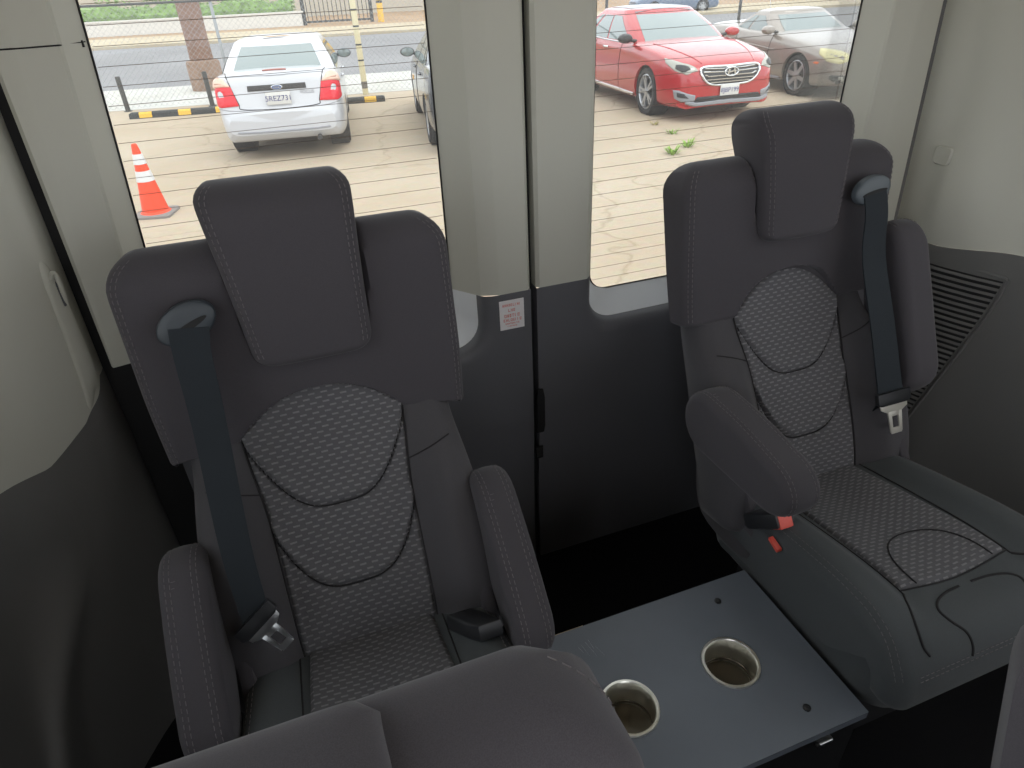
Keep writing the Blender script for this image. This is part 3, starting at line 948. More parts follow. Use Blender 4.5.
# right wall
WR = struct(root('wall_right', 'right side trim of the van, pale above and dark below with a vent', None, kind='structure'))
planR = [(1.2735, 1.045), (1.273, 1.035), (1.274, .985), (1.281, .93), (1.302, .86), (1.332, .78), (1.352, .66), (1.36, .45), (1.365, 0), (1.365, -.5)]
def zbr(p): return .680 + .018 * sstep(.95, .80, p.y) + .004 * sstep(.8, .6, p.y)
def onR(y, z, o=0.0):
    c = catmull([(x, yy, 0) for x, yy in planR], 8)
    x = c[0].x; n = Vector((-1, 0, 0))
    for a, b in zip(c, c[1:]):
        if b.y <= y <= a.y:
            t = (a.y - y) / max(1e-9, a.y - b.y); x = lerp(a.x, b.x, t)
            d = (b - a).normalized(); n = Vector((d.y, -d.x, 0)); n = n if n.x < 0 else -n
            break
    f = (z - .69) / 1.16
    if f > 0: x += -.077 * f + .016 * sin(pi * min(1, f * 2.2)) * sstep(1.03, .97, y) - .012 * math.exp(-((z - .80) / .09) ** 2) * sstep(1.0, .955, y) * sstep(.855, .90, y)
    else: x += .02 * (-f) 
    return Vector((x, y, z)) + n * o
ys = [1.0445, 1.035, 1.02] + [1.0 - .012 * k for k in range(42)] + [.45, .38, .3, .2, .1, 0, -.2, -.5]
mb = MB()
mb.loft([[onR(y, lerp(zbr(Vector((0, y, 0))), 1.80, f)) for y in ys if y > .62] for f in [k / 60 for k in range(61)]], closed=False)
mk('upper_panel', mb, M['trim_l'], WR, angle=60)
mb = MB()
mb.loft([[onR(y, lerp(zbr(Vector((0, y, 0))), 0, f), .0005) for y in ys] for f in [k / 20 for k in range(21)]], closed=False)
mk('lower_panel', mb, M['trim_dw'], WR, angle=60)
# small square cap of the coat hook
mb = MB()
cy, cz = .978, .858
sq = rounded(-.018, .018, -.018, .018, .008, 5)
mb.loft([[onR(cy - a * k, cz + b * k, o) for a, b in sq] for k, o in ((1.0, -.002), (1.0, .004), (.9, .0065), (.5, .0065), (.02, .0065))], cap0=False)
mk('hook_cap', mb, M['trim_l'], WR)
# vent: slats in a tapering frame
def ventR(z):    # front edge (towards the camera) of the louvre field at height z
    return table([(.25, .90), (.60, .815), (.645, .808)], z)
V = MB(); z = .27
while z < .643:
    y0 = ventR(z); y1 = .99
    pts = [onR(lerp(y0, y1, k / 8), z, .0015) for k in range(9)]
    secs = []
    for p in pts:
        q = p
        secs.append([q + Vector((.002, 0, .0045)), q + Vector((-.004, 0, .001)), q + Vector((-.0045, 0, -.001)), q + Vector((.002, 0, -.0025))])
    V.loft(secs); z += .0125
vr = mk('vent_grille', V, M['trim_dw'], WR, smooth=False)
V = MB()
V.loft([[onR(lerp(ventR(z), .99, k / 8), z, .0008) for k in range(9)] for z in (.262, .35, .45, .55, .64)], closed=False)
mk('vent_backing', V, M['seal'], WR)
V = MB()
V.tube(catmull([onR(.99, .648, .001), onR(.83, .650, .001), onR(.806, .645, .001), onR(.804, .632, .001), onR(ventR(.55) - .008, .55, .001), onR(ventR(.4) - .008, .40, .001), onR(ventR(.26) - .008, .26, .001)], 8), .0035, 8)
mk('vent_frame', V, M['trim_dw'], WR)
# black gaps at both pillar seams
mb = MB(); mb.box(-.345, -.285, YT + .03, YT + .06, 0, 1.78); mb.box(-.285, -.245, YT + .03, YT + .055, 0, ZB - .004)
struct(mk('trim_2', mb, M['seal'], smooth=False), 'black seal along the left pillar')
mb = MB(); mb.box(1.19, 1.34, YT + .022, YT + .06, 0, 1.78)
struct(mk('trim_3', mb, M['seal'], smooth=False), 'black seal along the right pillar')
# body above the doors and roof
mb = MB(); mb.box(-.50, 1.36, -2.2, 1.10, 1.80, 1.86)
struct(mk('ceiling', mb, M['liner'], smooth=False), 'pale headliner above the rear seats')
mb = MB(); mb.box(-.60, -.54, -3.2, -.45, 0, .72)
struct(mk('trim_4', mb, M['trim_dw'], smooth=False), 'dark lower left body side further forward')
mb = MB(); mb.box(1.365, 1.43, -3.2, -.45, 0, .72)
struct(mk('trim_5', mb, M['trim_dw'], smooth=False), 'dark lower right body side further forward')

# ------------------------------------------------------------------ cup holder box
BX = root('cup_holder_box', 'low black wooden box with round steel cup holders between the two seats', 'box', (0, 0, 0))
ZT = .30; bx0, bx1, by0, by1 = .175, .622, .338, .617
cups = [(.490, .474), (.312, .466)]
CR = .0385
# lid with round holes: radial strips
def lid(mb):
    n = 48
    cuts = [bx0, (cups[0][0] + cups[1][0]) / 2, bx1]
    for (cx, cy), (xa, xb) in ((cups[1], (cuts[0], cuts[1])), (cups[0], (cuts[1], cuts[2]))):
        inner = []; outer = []
        for k in range(n):
            a = 2 * pi * k / n + pi / 4
            dx, dy = cos(a), sin(a)
            ts = []
            if dx > 1e-9: ts.append((xb - cx) / dx)
            if dx < -1e-9: ts.append((xa - cx) / dx)
            if dy > 1e-9: ts.append((by1 - cy) / dy)
            if dy < -1e-9: ts.append((by0 - cy) / dy)
            t = min(ts)
            outer.append((cx + dx * t, cy + dy * t)); inner.append((cx + CR * dx, cy + CR * dy))
        # snap the four nearest to the corners
        for X in (xa, xb):
            for Y in (by0, by1):
                k = min(range(n), key=lambda i: (outer[i][0] - X) ** 2 + (outer[i][1] - Y) ** 2)
                outer[k] = (X, Y)
        mb.loft([[Vector((x, y, ZT)) for x, y in inner], [Vector((lerp(a[0], b[0], .5), lerp(a[1], b[1], .5), ZT)) for a, b in zip(inner, outer)], [Vector((x, y, ZT)) for x, y in outer]], True, False, False)
mb = MB(); lid(mb)
for (xa, ya, xb, yb) in ((bx0, by0, bx1, by0), (bx1, by0, bx1, by1), (bx1, by1, bx0, by1), (bx0, by1, bx0, by0)):
    mb.loft([[Vector((xa, ya, ZT)), Vector((xb, yb, ZT))], [Vector((xa, ya, ZT - .015)), Vector((xb, yb, ZT - .015))]], closed=False)
lidob = mk('lid', mb, M['box'], BX, angle=20)
mb = MB()
mb.box(.235, .262, by1 + .0004, by1 + .0012, ZT - .006, ZT + .0003)
mb.box(.262, .31, by1 + .0004, by1 + .001, ZT - .003, ZT + .0002)
mk('chipped_edge', mb, M['boxedge'], lidob, smooth=False)
mb = MB()
for (x, y, dx, dy, L) in ((.292, .585, .16, -1, .022), (.300, .588, .22, -1, .03), (.306, .590, .10, -1, .018), (.286, .583, .3, -1, .012), (.312, .575, .3, -1, .02)):
    d = Vector((dx, dy, 0)).normalized()
    mb.tube([Vector((x, y, ZT + .0001)), Vector((x, y, ZT + .0001)) + d * L], .0005, 4)
mk('scratches', mb, plain('scratch', srgb(150, 154, 160), .6), lidob, smooth=False)
mb = MB(); e = .006
mb.loft([[Vector((x, y, z)) for x, y in ((bx0 + e, by0 + e), (bx1 - e, by0 + e), (bx1 - e, by1 - e), (bx0 + e, by1 - e))] for z in (0, ZT - .014)], True, True, False)
mk('carcass', mb, M['boxside'], BX, smooth=False)
for (cx, cy) in cups:
    mb = MB()
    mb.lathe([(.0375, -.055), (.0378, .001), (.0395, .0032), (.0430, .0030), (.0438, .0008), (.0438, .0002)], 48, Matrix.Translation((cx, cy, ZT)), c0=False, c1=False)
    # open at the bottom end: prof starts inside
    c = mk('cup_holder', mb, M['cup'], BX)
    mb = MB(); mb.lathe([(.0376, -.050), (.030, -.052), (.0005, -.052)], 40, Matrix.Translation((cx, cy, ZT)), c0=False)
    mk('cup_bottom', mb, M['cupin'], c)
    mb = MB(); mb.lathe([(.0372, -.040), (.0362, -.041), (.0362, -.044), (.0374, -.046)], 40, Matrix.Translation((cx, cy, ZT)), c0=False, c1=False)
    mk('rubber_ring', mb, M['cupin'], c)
for (x, y) in ((.540, .578), (.546, .374)):
    mb = MB(); mb.lathe([(.0058, 0), (.0056, .0012), (.003, .0024), (.0012, .0020), (0, .0012)], 16, Matrix.Translation((x, y, ZT)))
    mk('screw', mb, M['blackp'], BX)
mb = MB(); mb.prism([(-.012, -.005), (.012, -.005), (.014, .0), (.012, .005), (-.012, .005), (-.014, 0)], (.555, by0 + e, .265), (1, 0, 0), (0, 0, 1), (0, -.008, 0), .002)
mk('catch', mb, M['steel'], BX)

# side windows further forward
for nm, x, lab in (('window_1', -.525, 'left side window ahead of the rear pillar'), ('window_2', 1.352, 'right side window ahead of the rear pillar')):
    zb_ = .62 if x < 0 else .70
    mb = MB()
    for y0, y1, z0, z1 in ((-.62, .70, zb_ - .02, zb_ + .03), (-.62, .70, 1.70, 1.80), (-.62, -.55, zb_, 1.72)):
        mb.box(x - .02, x + .02, y0, y1, z0, z1)
    wf_ = struct(mk(nm, mb, M['blackp'], smooth=False), lab)
    mb = MB(); mb.box(x - .003, x + .003, -.56, .68, zb_ + .02, 1.71)
    mk('window_pane', mb, M['glass'], wf_, smooth=False)
# ------------------------------------------------------------------ cars outside
GZ = -.75
TH = radians(9)
EX = Vector((cos(TH), -sin(TH), 0)); EY = Vector((sin(TH), cos(TH), 0))
def ext(ex, ey, z=GZ): return EX * ex + EY * ey + Vector((0, 0, z))

M['tyre'] = plain('tyre_rubber', srgb(34, 34, 36), .85)
M['rim'] = plain('alloy_rim', srgb(176, 178, 182), .35, .8)
M['rimdark'] = plain('dark_metal', srgb(40, 42, 46), .6)  # even dark grey for the brake discs and exhaust
M['chrome'] = plain('chrome', srgb(214, 216, 218), .15, 1.0)
M['autoglass'] = plain('auto_glass', srgb(116, 128, 128), .04, 0, .9)
M['autodark'] = plain('auto_dark_trim', srgb(30, 32, 36), .45)
M['lamp_red'] = plain('tail_lamp_red', srgb(206, 14, 40), .25)
M['lamp_pale'] = plain('tail_lamp_pale', srgb(214, 178, 160), .25)
M['lamp_clear'] = plain('lamp_clear', srgb(158, 158, 150), .12, .2)
M['lamp_yellow'] = plain('lamp_yellowed', srgb(204, 198, 150), .2, .1)
M['plate'] = plain('plate_white', srgb(196, 196, 194), .6)
M['plate_ink'] = plain('plate_ink', srgb(44, 52, 110), .6)
M['grey_lip'] = plain('grey_lip', srgb(140, 142, 148), .45, .3)

def text_mesh(name, body, size, mat, parent, origin, ax, ay, depth=.002):
    cu = bpy.data.curves.new(name, 'FONT'); cu.body = body; cu.size = size
    cu.align_x = 'CENTER'; cu.align_y = 'CENTER'; cu.extrude = depth
    o = bpy.data.objects.new(name + '_tmp', cu); COL.objects.link(o)
    dg = bpy.context.evaluated_depsgraph_get()
    me = bpy.data.meshes.new_from_object(o.evaluated_get(dg))
    bpy.data.objects.remove(o); bpy.data.curves.remove(cu)
    ax = Vector(ax).normalized(); ay = Vector(ay).normalized(); n = ax.cross(ay)
    mw_ = Matrix(((ax.x, ay.x, n.x, origin[0]), (ax.y, ay.y, n.y, origin[1]), (ax.z, ay.z, n.z, origin[2]), (0, 0, 0, 1)))
    me.transform(mw_); me.name = name; me.materials.clear()
    return link(name, me, parent, mat)

class Car:
    def __init__(s, label, paint, spec, loc, rz, cat='car', name='car'):
        s.sp = spec; s.L = spec['L']; s.paint = paint
        s.R = root(name, label, cat, loc, rz)
        s.off = Vector((0, -s.L / 2, 0))
        # body shell
        secs = []
        L = s.L
        N = 64
        for i in range(N + 1):
            u = i / N; y = L * (.5 - .5 * cos(pi * u)) if True else L * u
            y = lerp(y, L * u, .35)
            w = table(spec['w'], y); zt = table(spec['zt'], y); zb = table(spec['zb'], y); cr = spec.get('crown', .03)
            h = zt - zb
            half = [(0, zb), (.80 * w, zb), (.93 * w, zb + .02), (.985 * w, zb + .16 * h), (1.0 * w, zb + .45 * h), (.985 * w, zb + .74 * h),
                    (.955 * w, zt - .075 * min(1, h / .5)), (.88 * w, zt - .012), (.55 * w, zt + cr * .7), (0, zt + cr)]
            c = catmull([(a, 0, b) for a, b in half], 4)
            pts = [Vector((p.x, y, p.z)) for p in c] + [Vector((-p.x, y, p.z)) for p in reversed(c[1:-1])]
            secs.append([p + s.off for p in pts])
        mb = MB(); mb.loft(secs)
        s.body = mk('body', mb, paint, s.R, angle=35)
        bm = bmesh.new(); bm.from_mesh(s.body.data); s.bvh = BVHTree.FromBMesh(bm); bm.free()
        # wheel arches
        r = spec['wr'] + .035
        for ya in spec['axles']:
            mbc = MB()
            hw_ = table(spec['w'], ya)
            for sx in (-1, 1):
                mbc2 = MB()
                secs2 = [[Vector((sx * x, ya - L / 2 + r * cos(2 * pi * k / 40), spec['wr'] + .005 + r * sin(2 * pi * k / 40))) for k in range(40)] for x in (hw_ - .30, hw_ + .2)]
                mbc2.loft(secs2)
                c = mk('cutter', mbc2, None, s.R, smooth=False)
                m = s.body.modifiers.new('arch', 'BOOLEAN'); m.operation = 'DIFFERENCE'; m.object = c; m.solver = 'EXACT'
                dg = bpy.context.evaluated_depsgraph_get()
                me = bpy.data.meshes.new_from_object(s.body.evaluated_get(dg))
                s.body.modifiers.clear(); old = s.body.data; s.body.data = me; bpy.data.meshes.remove(old)
                cm = c.data; bpy.data.objects.remove(c); bpy.data.meshes.remove(cm)
                mb = MB()
                mb.loft([[Vector((sx * x, ya - L / 2 + (r - .004) * cos(2 * pi * k / 32), spec['wr'] + .005 + (r - .004) * sin(2 * pi * k / 32))) for k in range(32)] for x in (hw_ - .29, hw_ - .035)], True, True, False)
                mk('wheel_liner', mb, M['autodark'], s.R)
                s.wheel(sx, ya, hw_)
        s.body.data.name = 'body'
        bm = bmesh.new(); bm.from_mesh(s.body.data)
        bmesh.ops.dissolve_degenerate(bm, dist=1e-5, edges=bm.edges)
        bmesh.ops.triangulate(bm, faces=[f for f in bm.faces if len(f.verts) > 4])
        for e in bm.edges: e.smooth = not (len(e.link_faces) == 2 and e.calc_face_angle(0) > .6)
        for f in bm.faces: f.smooth = True
        bm.to_mesh(s.body.data); bm.free()
        s.greenhouse()
    def wheel(s, sx, ya, hw_):
        sp = s.sp; r = sp['wr']; tw = .20
        Mx = Matrix.Translation((sx * (hw_ - .015 - tw / 2), ya - s.L / 2, r)) @ Matrix.Rotation(sx * pi / 2, 4, 'Y')
        ri = r * sp.get('rimf', .70)
        mb = MB(); mb.lathe([(ri, -tw / 2), (r - .02, -tw / 2), (r, -tw / 2 + .03), (r, tw / 2 - .03), (r - .018, tw / 2), (ri + .01, tw / 2), (ri, tw / 2 - .02)], 40, Mx, closed_prof=True)
        t = mk('wheel', mb, M['tyre'], s.R)
        mb = MB(); mb.lathe([(ri + .004, tw / 2 - .012), (ri - .012, tw / 2 - .006), (ri - .02, tw / 2 - .02), (ri - .025, -.02)], 40, Mx, c0=False, c1=False)
        n = sp.get('spokes', 5); tw2 = sp.get('twin', False)
        for k in range(n):
            for da in ((-.16, .16) if tw2 else (0,)):
                a = 2 * pi * k / n + da + .3
                ca, sa = cos(a), sin(a)
                wv = .020 if tw2 else .036
                poly = [(.03, -wv), (ri - .012, -wv * .8), (ri - .012, wv * .8), (.03, wv)]
                P = [Vector((x * ca - y * sa, x * sa + y * ca, tw / 2 - .03)) for x, y in poly]
                Q = [Vector((x * ca - y * sa, x * sa + y * ca, tw / 2 - .008 if i in (1, 2) else tw / 2 - .016)) for i, (x, y) in enumerate(poly)]
                mb.loft([[Mx @ p for p in P], [Mx @ p for p in Q]])
        mb.lathe([(.055, tw / 2 - .03), (.055, tw / 2 - .010), (.03, tw / 2 - .004), (.001, tw / 2 - .003)], 20, Mx, c0=False)
        mk('rim', mb, M['rim'], t)
        mb = MB(); mb.lathe([(ri - .01, -.03), (ri - .012, -.035), (.001, -.035)], 32, Mx)
        mk('brake_disc', mb, M['rimdark'], t)
    # greenhouse surface
    def gP(s, region, a, f, out=0.0):
        sp = s.sp
        zb = table(sp['gz0'], f) if False else None
        yf = table(sp['gyf'], f); yr = table(sp['gyr'], f); w = table(sp['gw'], f)
        z = lerp(sp['gz'][0], sp['gz'][1], f)
        nose = .86
        if region == 'front':
            x = a * w * nose; y = yf + .11 * a * a; n = Vector((x * .3, -1, .6))
        elif region == 'rear':
            x = -a * w * nose; y = yr - .09 * a * a; n = Vector((x * .3, 1, .6))
        else:
            sg = 1 if region == 'right' else -1
            v = a if sg > 0 else 1 - a
            y0 = yf + .11; y1 = yr - .09
            y = lerp(y0, y1, v)
            k = min(sstep(0, .10, v), sstep(0, .10, 1 - v))
            x = sg * w * (nose + (1 - nose) * sqrt(k)); n = Vector((sg, 0, .35))
        return Vector((x, y, z)) + s.off + n.normalized() * out
    def greenhouse(s):
        sp = s.sp
        reg = [('front', [-1 + 2 * k / 10 for k in range(10)]), ('right', [k / 20 for k in range(20)]), ('rear', [-1 + 2 * k / 10 for k in range(10)]), ('left', [k / 20 for k in range(20)])]
        secs = []
        for f in [-.25, -.1] + [k / 12 for k in range(13)]:
            secs.append([s.gP(r, a, max(f, 0)) + Vector((0, 0, min(0, f) * .3)) for r, av in reg for a in av])
        top = secs[-1]
        c = Vector((0, sum(p.y for p in top) / len(top), 0))
        for sc_, dz in ((.97, .018), (.9, .032), (.75, .045), (.5, .055), (.2, .060)):
            secs.append([Vector((p.x * sc_, c.y + (p.y - c.y) * sc_, p.z + dz)) for p in top])
        mb = MB(); mb.loft(secs)
        s.roof = mk('roof', mb, sp.get('roofmat') or s.paint, s.R, angle=30)
        def patch(name, region, a0, a1, f0, f1, mat=None, o=.006, slant0=0, slant1=0):
            mb = MB(); n = 16; g = 8
            rows = []
            for j in range(g + 1):
                v = j / g; f = lerp(f0, f1, v)
                rows.append([s.gP(region, lerp(a0 + slant0 * v, a1 + slant1 * v, i / n), f, o) for i in range(n + 1)])
            mb.loft(rows, closed=False)
            return mk(name, mb, mat or M['autoglass'], s.R)
        s.patch = patch
        patch('windshield', 'front', -.93, .93, .06, .90)
        patch('rear_window', 'rear', -.90, .90, sp.get('rw0', .10), .90)
        for region in ('right', 'left'):
            for (a0, a1, s0, s1) in sp['side']:
                if region == 'right': patch('side_window', region, a0, a1, .08, .86, None, .006, s0, s1)
                else: patch('side_window', region, 1 - a1, 1 - a0, .08, .86, None, .006, -s1, -s0)
    def near(s, p):
        p = Vector(p) + s.off
        loc, nrm, i, d = s.bvh.find_nearest(p)
        return loc, nrm
    def decal(s, name, pts, mat, off=.006, parent=None, n=6, skirt=True):
        pts = [Vector(p) for p in pts]
        dense = []
        for a, b in zip(pts, pts[1:] + pts[:1]):
            dense += [a.lerp(b, k / n) for k in range(n)]
        c = sum(dense, Vector()) / len(dense)
        secs = []
        for k, o in (((1.0, -.004), (1.0, off * .6), (.96, off)) if skirt else ()) + ((.8, off * 1.2), (.55, off * 1.3), (.3, off * 1.3), (.03, off * 1.3)):
            sec = []
            for p in dense:
                l, nn = s.near(c.lerp(p, k)); sec.append(l + nn * o)
            secs.append(sec)
        mb = MB(); mb.loft(secs, True, False, True)
        return mk(name, mb, mat, parent or s.R, angle=50)
    def line(s, name, pts, mat, r=.006, off=.001, parent=None, per=8):
        c = catmull(pts, per)
        q = []
        for p in c:
            l, nn = s.near(p); q.append(l + nn * off)
        mb = MB(); mb.tube(q, r, 6); return mk(name, mb, mat, parent or s.R)
    def block(s, name, c, sx, sy, sz, mat, parent=None, bev=.01):
        c = Vector(c) + s.off
        mb = MB(); mb.prism([(-sx / 2, -sz / 2), (sx / 2, -sz / 2), (sx / 2, sz / 2), (-sx / 2, sz / 2)], c - Vector((0, sy / 2, 0)), (1, 0, 0), (0, 0, 1), (0, sy, 0), bev)
        return mk(name, mb, mat, parent or s.R)
    def mirror(s, sx, y, z, mat=None):
        w = table(s.sp['w'], y)
        c = Vector((sx * (w + .05), y, z)) + s.off
        mb = MB(); secs = []
        for k, sc_ in ((-.09, .25), (-.075, .75), (-.03, 1.0), (.03, .98), (.05, .9)):
            secs.append([c + Vector((.115 * sc_ * cos(2 * pi * i / 20) * (1.0), k, .07 * sc_ * sin(2 * pi * i / 20))) for i in range(20)])
        mb.loft(secs)
        m = mk('mirror', mb, mat or s.paint, s.R)
        mb = MB(); mb.tube([c + Vector((-sx * .08, 0, -.02)), c + Vector((-sx * .2, 0, -.05))], .025, 8)
        mk('mirror_arm', mb, M['autodark'], m)
        mb = MB(); mb.lathe([(.10, 0), (.09, .006), (.001, .006)], 20, Matrix.Translation(c + Vector((0, .048, 0))) @ Matrix.Rotation(-pi / 2, 4, 'X') @ Matrix.Scale(.62, 4, (0, 1, 0)))
        mk('mirror_glass', mb, M['autoglass'], m)
    def plate(s, c, front, text, mat=None, ink=None, frame=True):
        d = -1 if front else 1
        c = Vector(c)
        p = s.block('license_plate', c, .305, .012, .152, mat or M['plate'], bev=.012)
        o = c + s.off + Vector((0, d * .0075, 0))
        text_mesh('plate_number', text, .088, ink or M['plate_ink'], p, o + Vector((0, 0, -.006)), (1 if front else -1, 0, 0), (0, 0, 1), .001)
        return p
    def handles(s, ys, z, mat):
        for sx in (-1, 1):
            for y in ys:
                w = table(s.sp['w'], y)
                l, nn = s.near((sx * w, y, z))
                mb = MB(); mb.tube([l + Vector((0, -.09, 0)) + nn * .002, l + Vector((0, -.06, 0)) + nn * .028, l + Vector((0, .06, 0)) + nn * .028, l + Vector((0, .09, 0)) + nn * .002], .014, 8)
                mk('door_handle', mb, mat, s.R)

# ---- white saloon, tail towards the van
white = plain('white_car_paint', srgb(180, 182, 187), .3, coat=.6)
spW = dict(L=4.40, wr=.305, axles=(.86, 3.475), rimf=.62, spokes=7,
    w=[(0, .60), (.06, .70), (.3, .78), (.9, .81), (2.5, .815), (3.6, .81), (4.1, .785), (4.32, .73), (4.40, .66)],
    zt=[(0, .62), (.1, .72), (.5, .82), (1.15, .93), (1.6, .96), (3.2, .98), (3.7, 1.02), (4.18, 1.03), (4.26, 1.00), (4.31, .90), (4.34, .66), (4.40, .56)],
    zb=[(0, .30), (.1, .22), (.6, .20), (3.8, .21), (4.3, .25), (4.40, .34)],
    gz=(.93, 1.31), gyf=[(0, 1.12), (.5, 1.50), (1, 1.92)], gyr=[(0, 3.92), (.5, 3.62), (1, 3.25)], gw=[(0, .77), (.5, .68), (1, .575)], rw0=.16,
    side=[(.06, .44, .10, .0), (.47, .78, .0, -.02), (.80, .92, 0, -.06)])
wc = Car('white saloon with red tail lamps, its tail towards the van', white, spW, ext(0, 0) * 0 + Vector((.36 + .12 * 1.28, 10.27 + .99 * -1.275 + 2.55, GZ)), pi - radians(7.5))
for sx in (-1, 1):
    wc.decal('tail_light', [(sx * .50, 4.36, .69), (sx * .55, 4.30, .90), (sx * .62, 4.26, .965), (sx * .76, 4.12, .955), (sx * .80, 4.10, .86), (sx * .80, 4.16, .70), (sx * .70, 4.30, .675)], M['lamp_red'], .012)
    wc.decal('tail_light_lens', [(sx * .555, 4.29, .895), (sx * .62, 4.25, .975), (sx * .77, 4.11, .97), (sx * .80, 4.10, .88), (sx * .70, 4.22, .885)], M['lamp_pale'], .024)
    wc.mirror(sx, 1.45, .99, M['bezel_l'])
wc.decal('plate_garnish', [(-.36, 4.33, .845), (.36, 4.33, .845), (.355, 4.30, .905), (-.355, 4.30, .905)], M['autodark'], .012)
l, nn = wc.near((0, 4.32, .876))
mb = MB(); ring = [(.072 * cos(2 * pi * k / 28), .030 * sin(2 * pi * k / 28)) for k in range(28)]
mb.prism(ring, l + Vector((0, .012, 0)), (1, 0, 0), (0, 0, 1), (0, .010, 0), .004)
em = mk('oval_badge', mb, M['chrome'], wc.R)
mb = MB(); mb.prism([(a * .86, b * .8) for a, b in ring], l + Vector((0, .020, 0)), (1, 0, 0), (0, 0, 1), (0, .003, 0))
mk('badge_face', mb, plain('badge_blue', srgb(70, 88, 128), .3), em)
text_mesh('badge_script', 'Ford', .036, M['chrome'], em, l + Vector((0, .0235, 0)), (-1, 0, 0), (0, 0, 1), .0006)
wc.plate((0, 4.375, .755), False, '5REZ731')
wc.decal('stop_lamp', [(-.15, 4.205, 1.052), (.15, 4.205, 1.052), (.145, 4.185, 1.056), (-.145, 4.185, 1.056)], plain('dull_red', srgb(150, 92, 84), .4), .012)
wc.line('lid_seam', [(-.62, 4.06, 1.02), (-.57, 4.26, .95), (-.50, 4.345, .72), (-.45, 4.36, .645), (0, 4.39, .635), (.45, 4.36, .645), (.50, 4.345, .72), (.57, 4.26, .95), (.62, 4.06, 1.02)], M['seam'], .0055)
wc.line('lid_crease', [(-.60, 4.235, 1.0), (-.3, 4.265, 1.005), (0, 4.27, 1.005), (.3, 4.265, 1.005), (.60, 4.235, 1.0)], M['grey_lip'], .005)
wc.line('bumper_seam', [(-.80, 4.10, .665), (-.74, 4.30, .66), (-.45, 4.37, .632), (.45, 4.37, .632), (.74, 4.30, .66), (.80, 4.10, .665)], M['grey_lip'], .004)
wc.line('bumper_groove', [(-.58, 4.40, .375), (-.3, 4.42, .365), (.3, 4.42, .365), (.58, 4.40, .375)], M['grey_lip'], .012)
text_mesh('model_badge', 'FOCUS', .055, M['grey_lip'], wc.R, wc.near((-.36, 4.33, .80))[0] + Vector((0, .006, 0)), (-1, 0, 0), (0, 0, 1), .001)
mb = MB(); mb.tube([Vector((-.42, 4.1, .27)) + wc.off, Vector((-.42, 4.44, .25)) + wc.off], .03, 12); mk('exhaust', mb, M['rimdark'], wc.R)
wc.handles((2.05, 3.05), .84, white)
wc.line('door_seam', [(.845, 2.3, .96), (.855, 2.3, .6), (.85, 2.3, .25)], M['seam'], .005)
mb = MB(); mb.prism([(p.x, p.y) for p in catmull([(-.22, -.03, 0), (-.05, -.05, 0), (.16, .0, 0), (.2, .06, 0), (.05, .05, 0), (-.12, .02, 0)], 5, True)], Vector((.02, 3.05, 1.366)) + wc.off, (1, 0, 0), (0, 1, 0), (0, 0, .008), .002)
mk('roof_patch', mb, plain('brown_patch', srgb(168, 134, 92), .8), wc.R)

# ---- red saloon facing the van
red = plain('red_car_paint', srgb(160, 14, 24), .25, coat=.8)
roofb = plain('dark_roof', srgb(70, 74, 78), .12)
spR = dict(L=4.85, wr=.335, axles=(.94, 3.745), rimf=.74, spokes=5, twin=True,
    w=[(0, .58), (.05, .69), (.2, .79), (.55, .87), (1.3, .90), (3.4, .90), (4.3, .86), (4.7, .76), (4.85, .64)],
    zt=[(0, .60), (.04, .69), (.15, .765), (.45, .85), (.95, .93), (1.45, .97), (1.9, .98), (3.6, 1.0), (4.2, 1.04), (4.7, 1.02), (4.80, .95), (4.85, .62)],
    zb=[(0, .26), (.08, .20), (.5, .19), (4.4, .2), (4.85, .32)], crown=.035,
    gz=(.94, 1.36), gyf=[(0, 1.32), (.5, 1.72), (1, 2.20)], gyr=[(0, 4.35), (.5, 3.95), (1, 3.50)], gw=[(0, .84), (.5, .75), (1, .62)], roofmat=None,
    side=[(.07, .40, .10, .0), (.425, .70, .0, -.03), (.72, .90, 0, -.10)])
rl = Vector((5.745, 9.645, GZ))
# front right wheel touches the ground at rl ; nose points to -EY
RT_ = radians(-4.5); rx_ = Vector((cos(RT_), sin(RT_), 0)); ry_ = Vector((-sin(RT_), cos(RT_), 0))
rc_ = rl + rx_ * .80 + ry_ * (4.85 / 2 - .94)
rcar = Car('red saloon with a chrome grille, its nose towards the van', red, spR, rc_, RT_)
mb = MB()
# black glass roof panel
rows = []
for j in range(7):
    f = j / 6
    rows.append([Vector((x, lerp(2.24, 3.35, f), 0)) for x in [-.50 + 1.0 * k / 10 for k in range(11)]])
bm = bmesh.new(); bm.from_mesh(rcar.roof.data); rb = BVHTree.FromBMesh(bm); bm.free()
rr2 = []
for row in rows:
    q = []
    for p in row:
        h = rb.ray_cast(p + rcar.off + Vector((0, 0, 3)), Vector((0, 0, -1)))
        q.append((h[0] if h[0] else p + rcar.off + Vector((0, 0, 1.48))) + Vector((0, 0, .006)))
    rr2.append(q)
mb.loft(rr2, closed=False); mk('roof_glass', mb, roofb, rcar.R)
G = [(-.40, .04, .735), (0, .0, .75), (.40, .04, .735), (.47, .06, .66), (.43, .05, .585), (.30, .02, .50), (0, .0, .485), (-.30, .02, .50), (-.43, .05, .585), (-.47, .06, .66)]
gr_ = rcar.decal('grille', G, M['autodark'], .008)
q = []
for p in catmull(G, 5, True):
    l, nn = rcar.near(p); q.append(l + nn * .012)
mb = MB(); mb.tube(q, .016, 8, closed=True); mk('grille_surround', mb, M['chrome'], gr_)
for z, hw_ in ((.70, .40), (.655, .43), (.61, .41), (.565, .38), (.525, .32)):
    rcar.line('grille_bar', [(-hw_, .045, z), (-hw_ / 2, .015, z), (0, .0, z), (hw_ / 2, .015, z), (hw_, .045, z)], M['chrome'], .0095, .010, gr_)
l, nn = rcar.near((0, 0, .66))
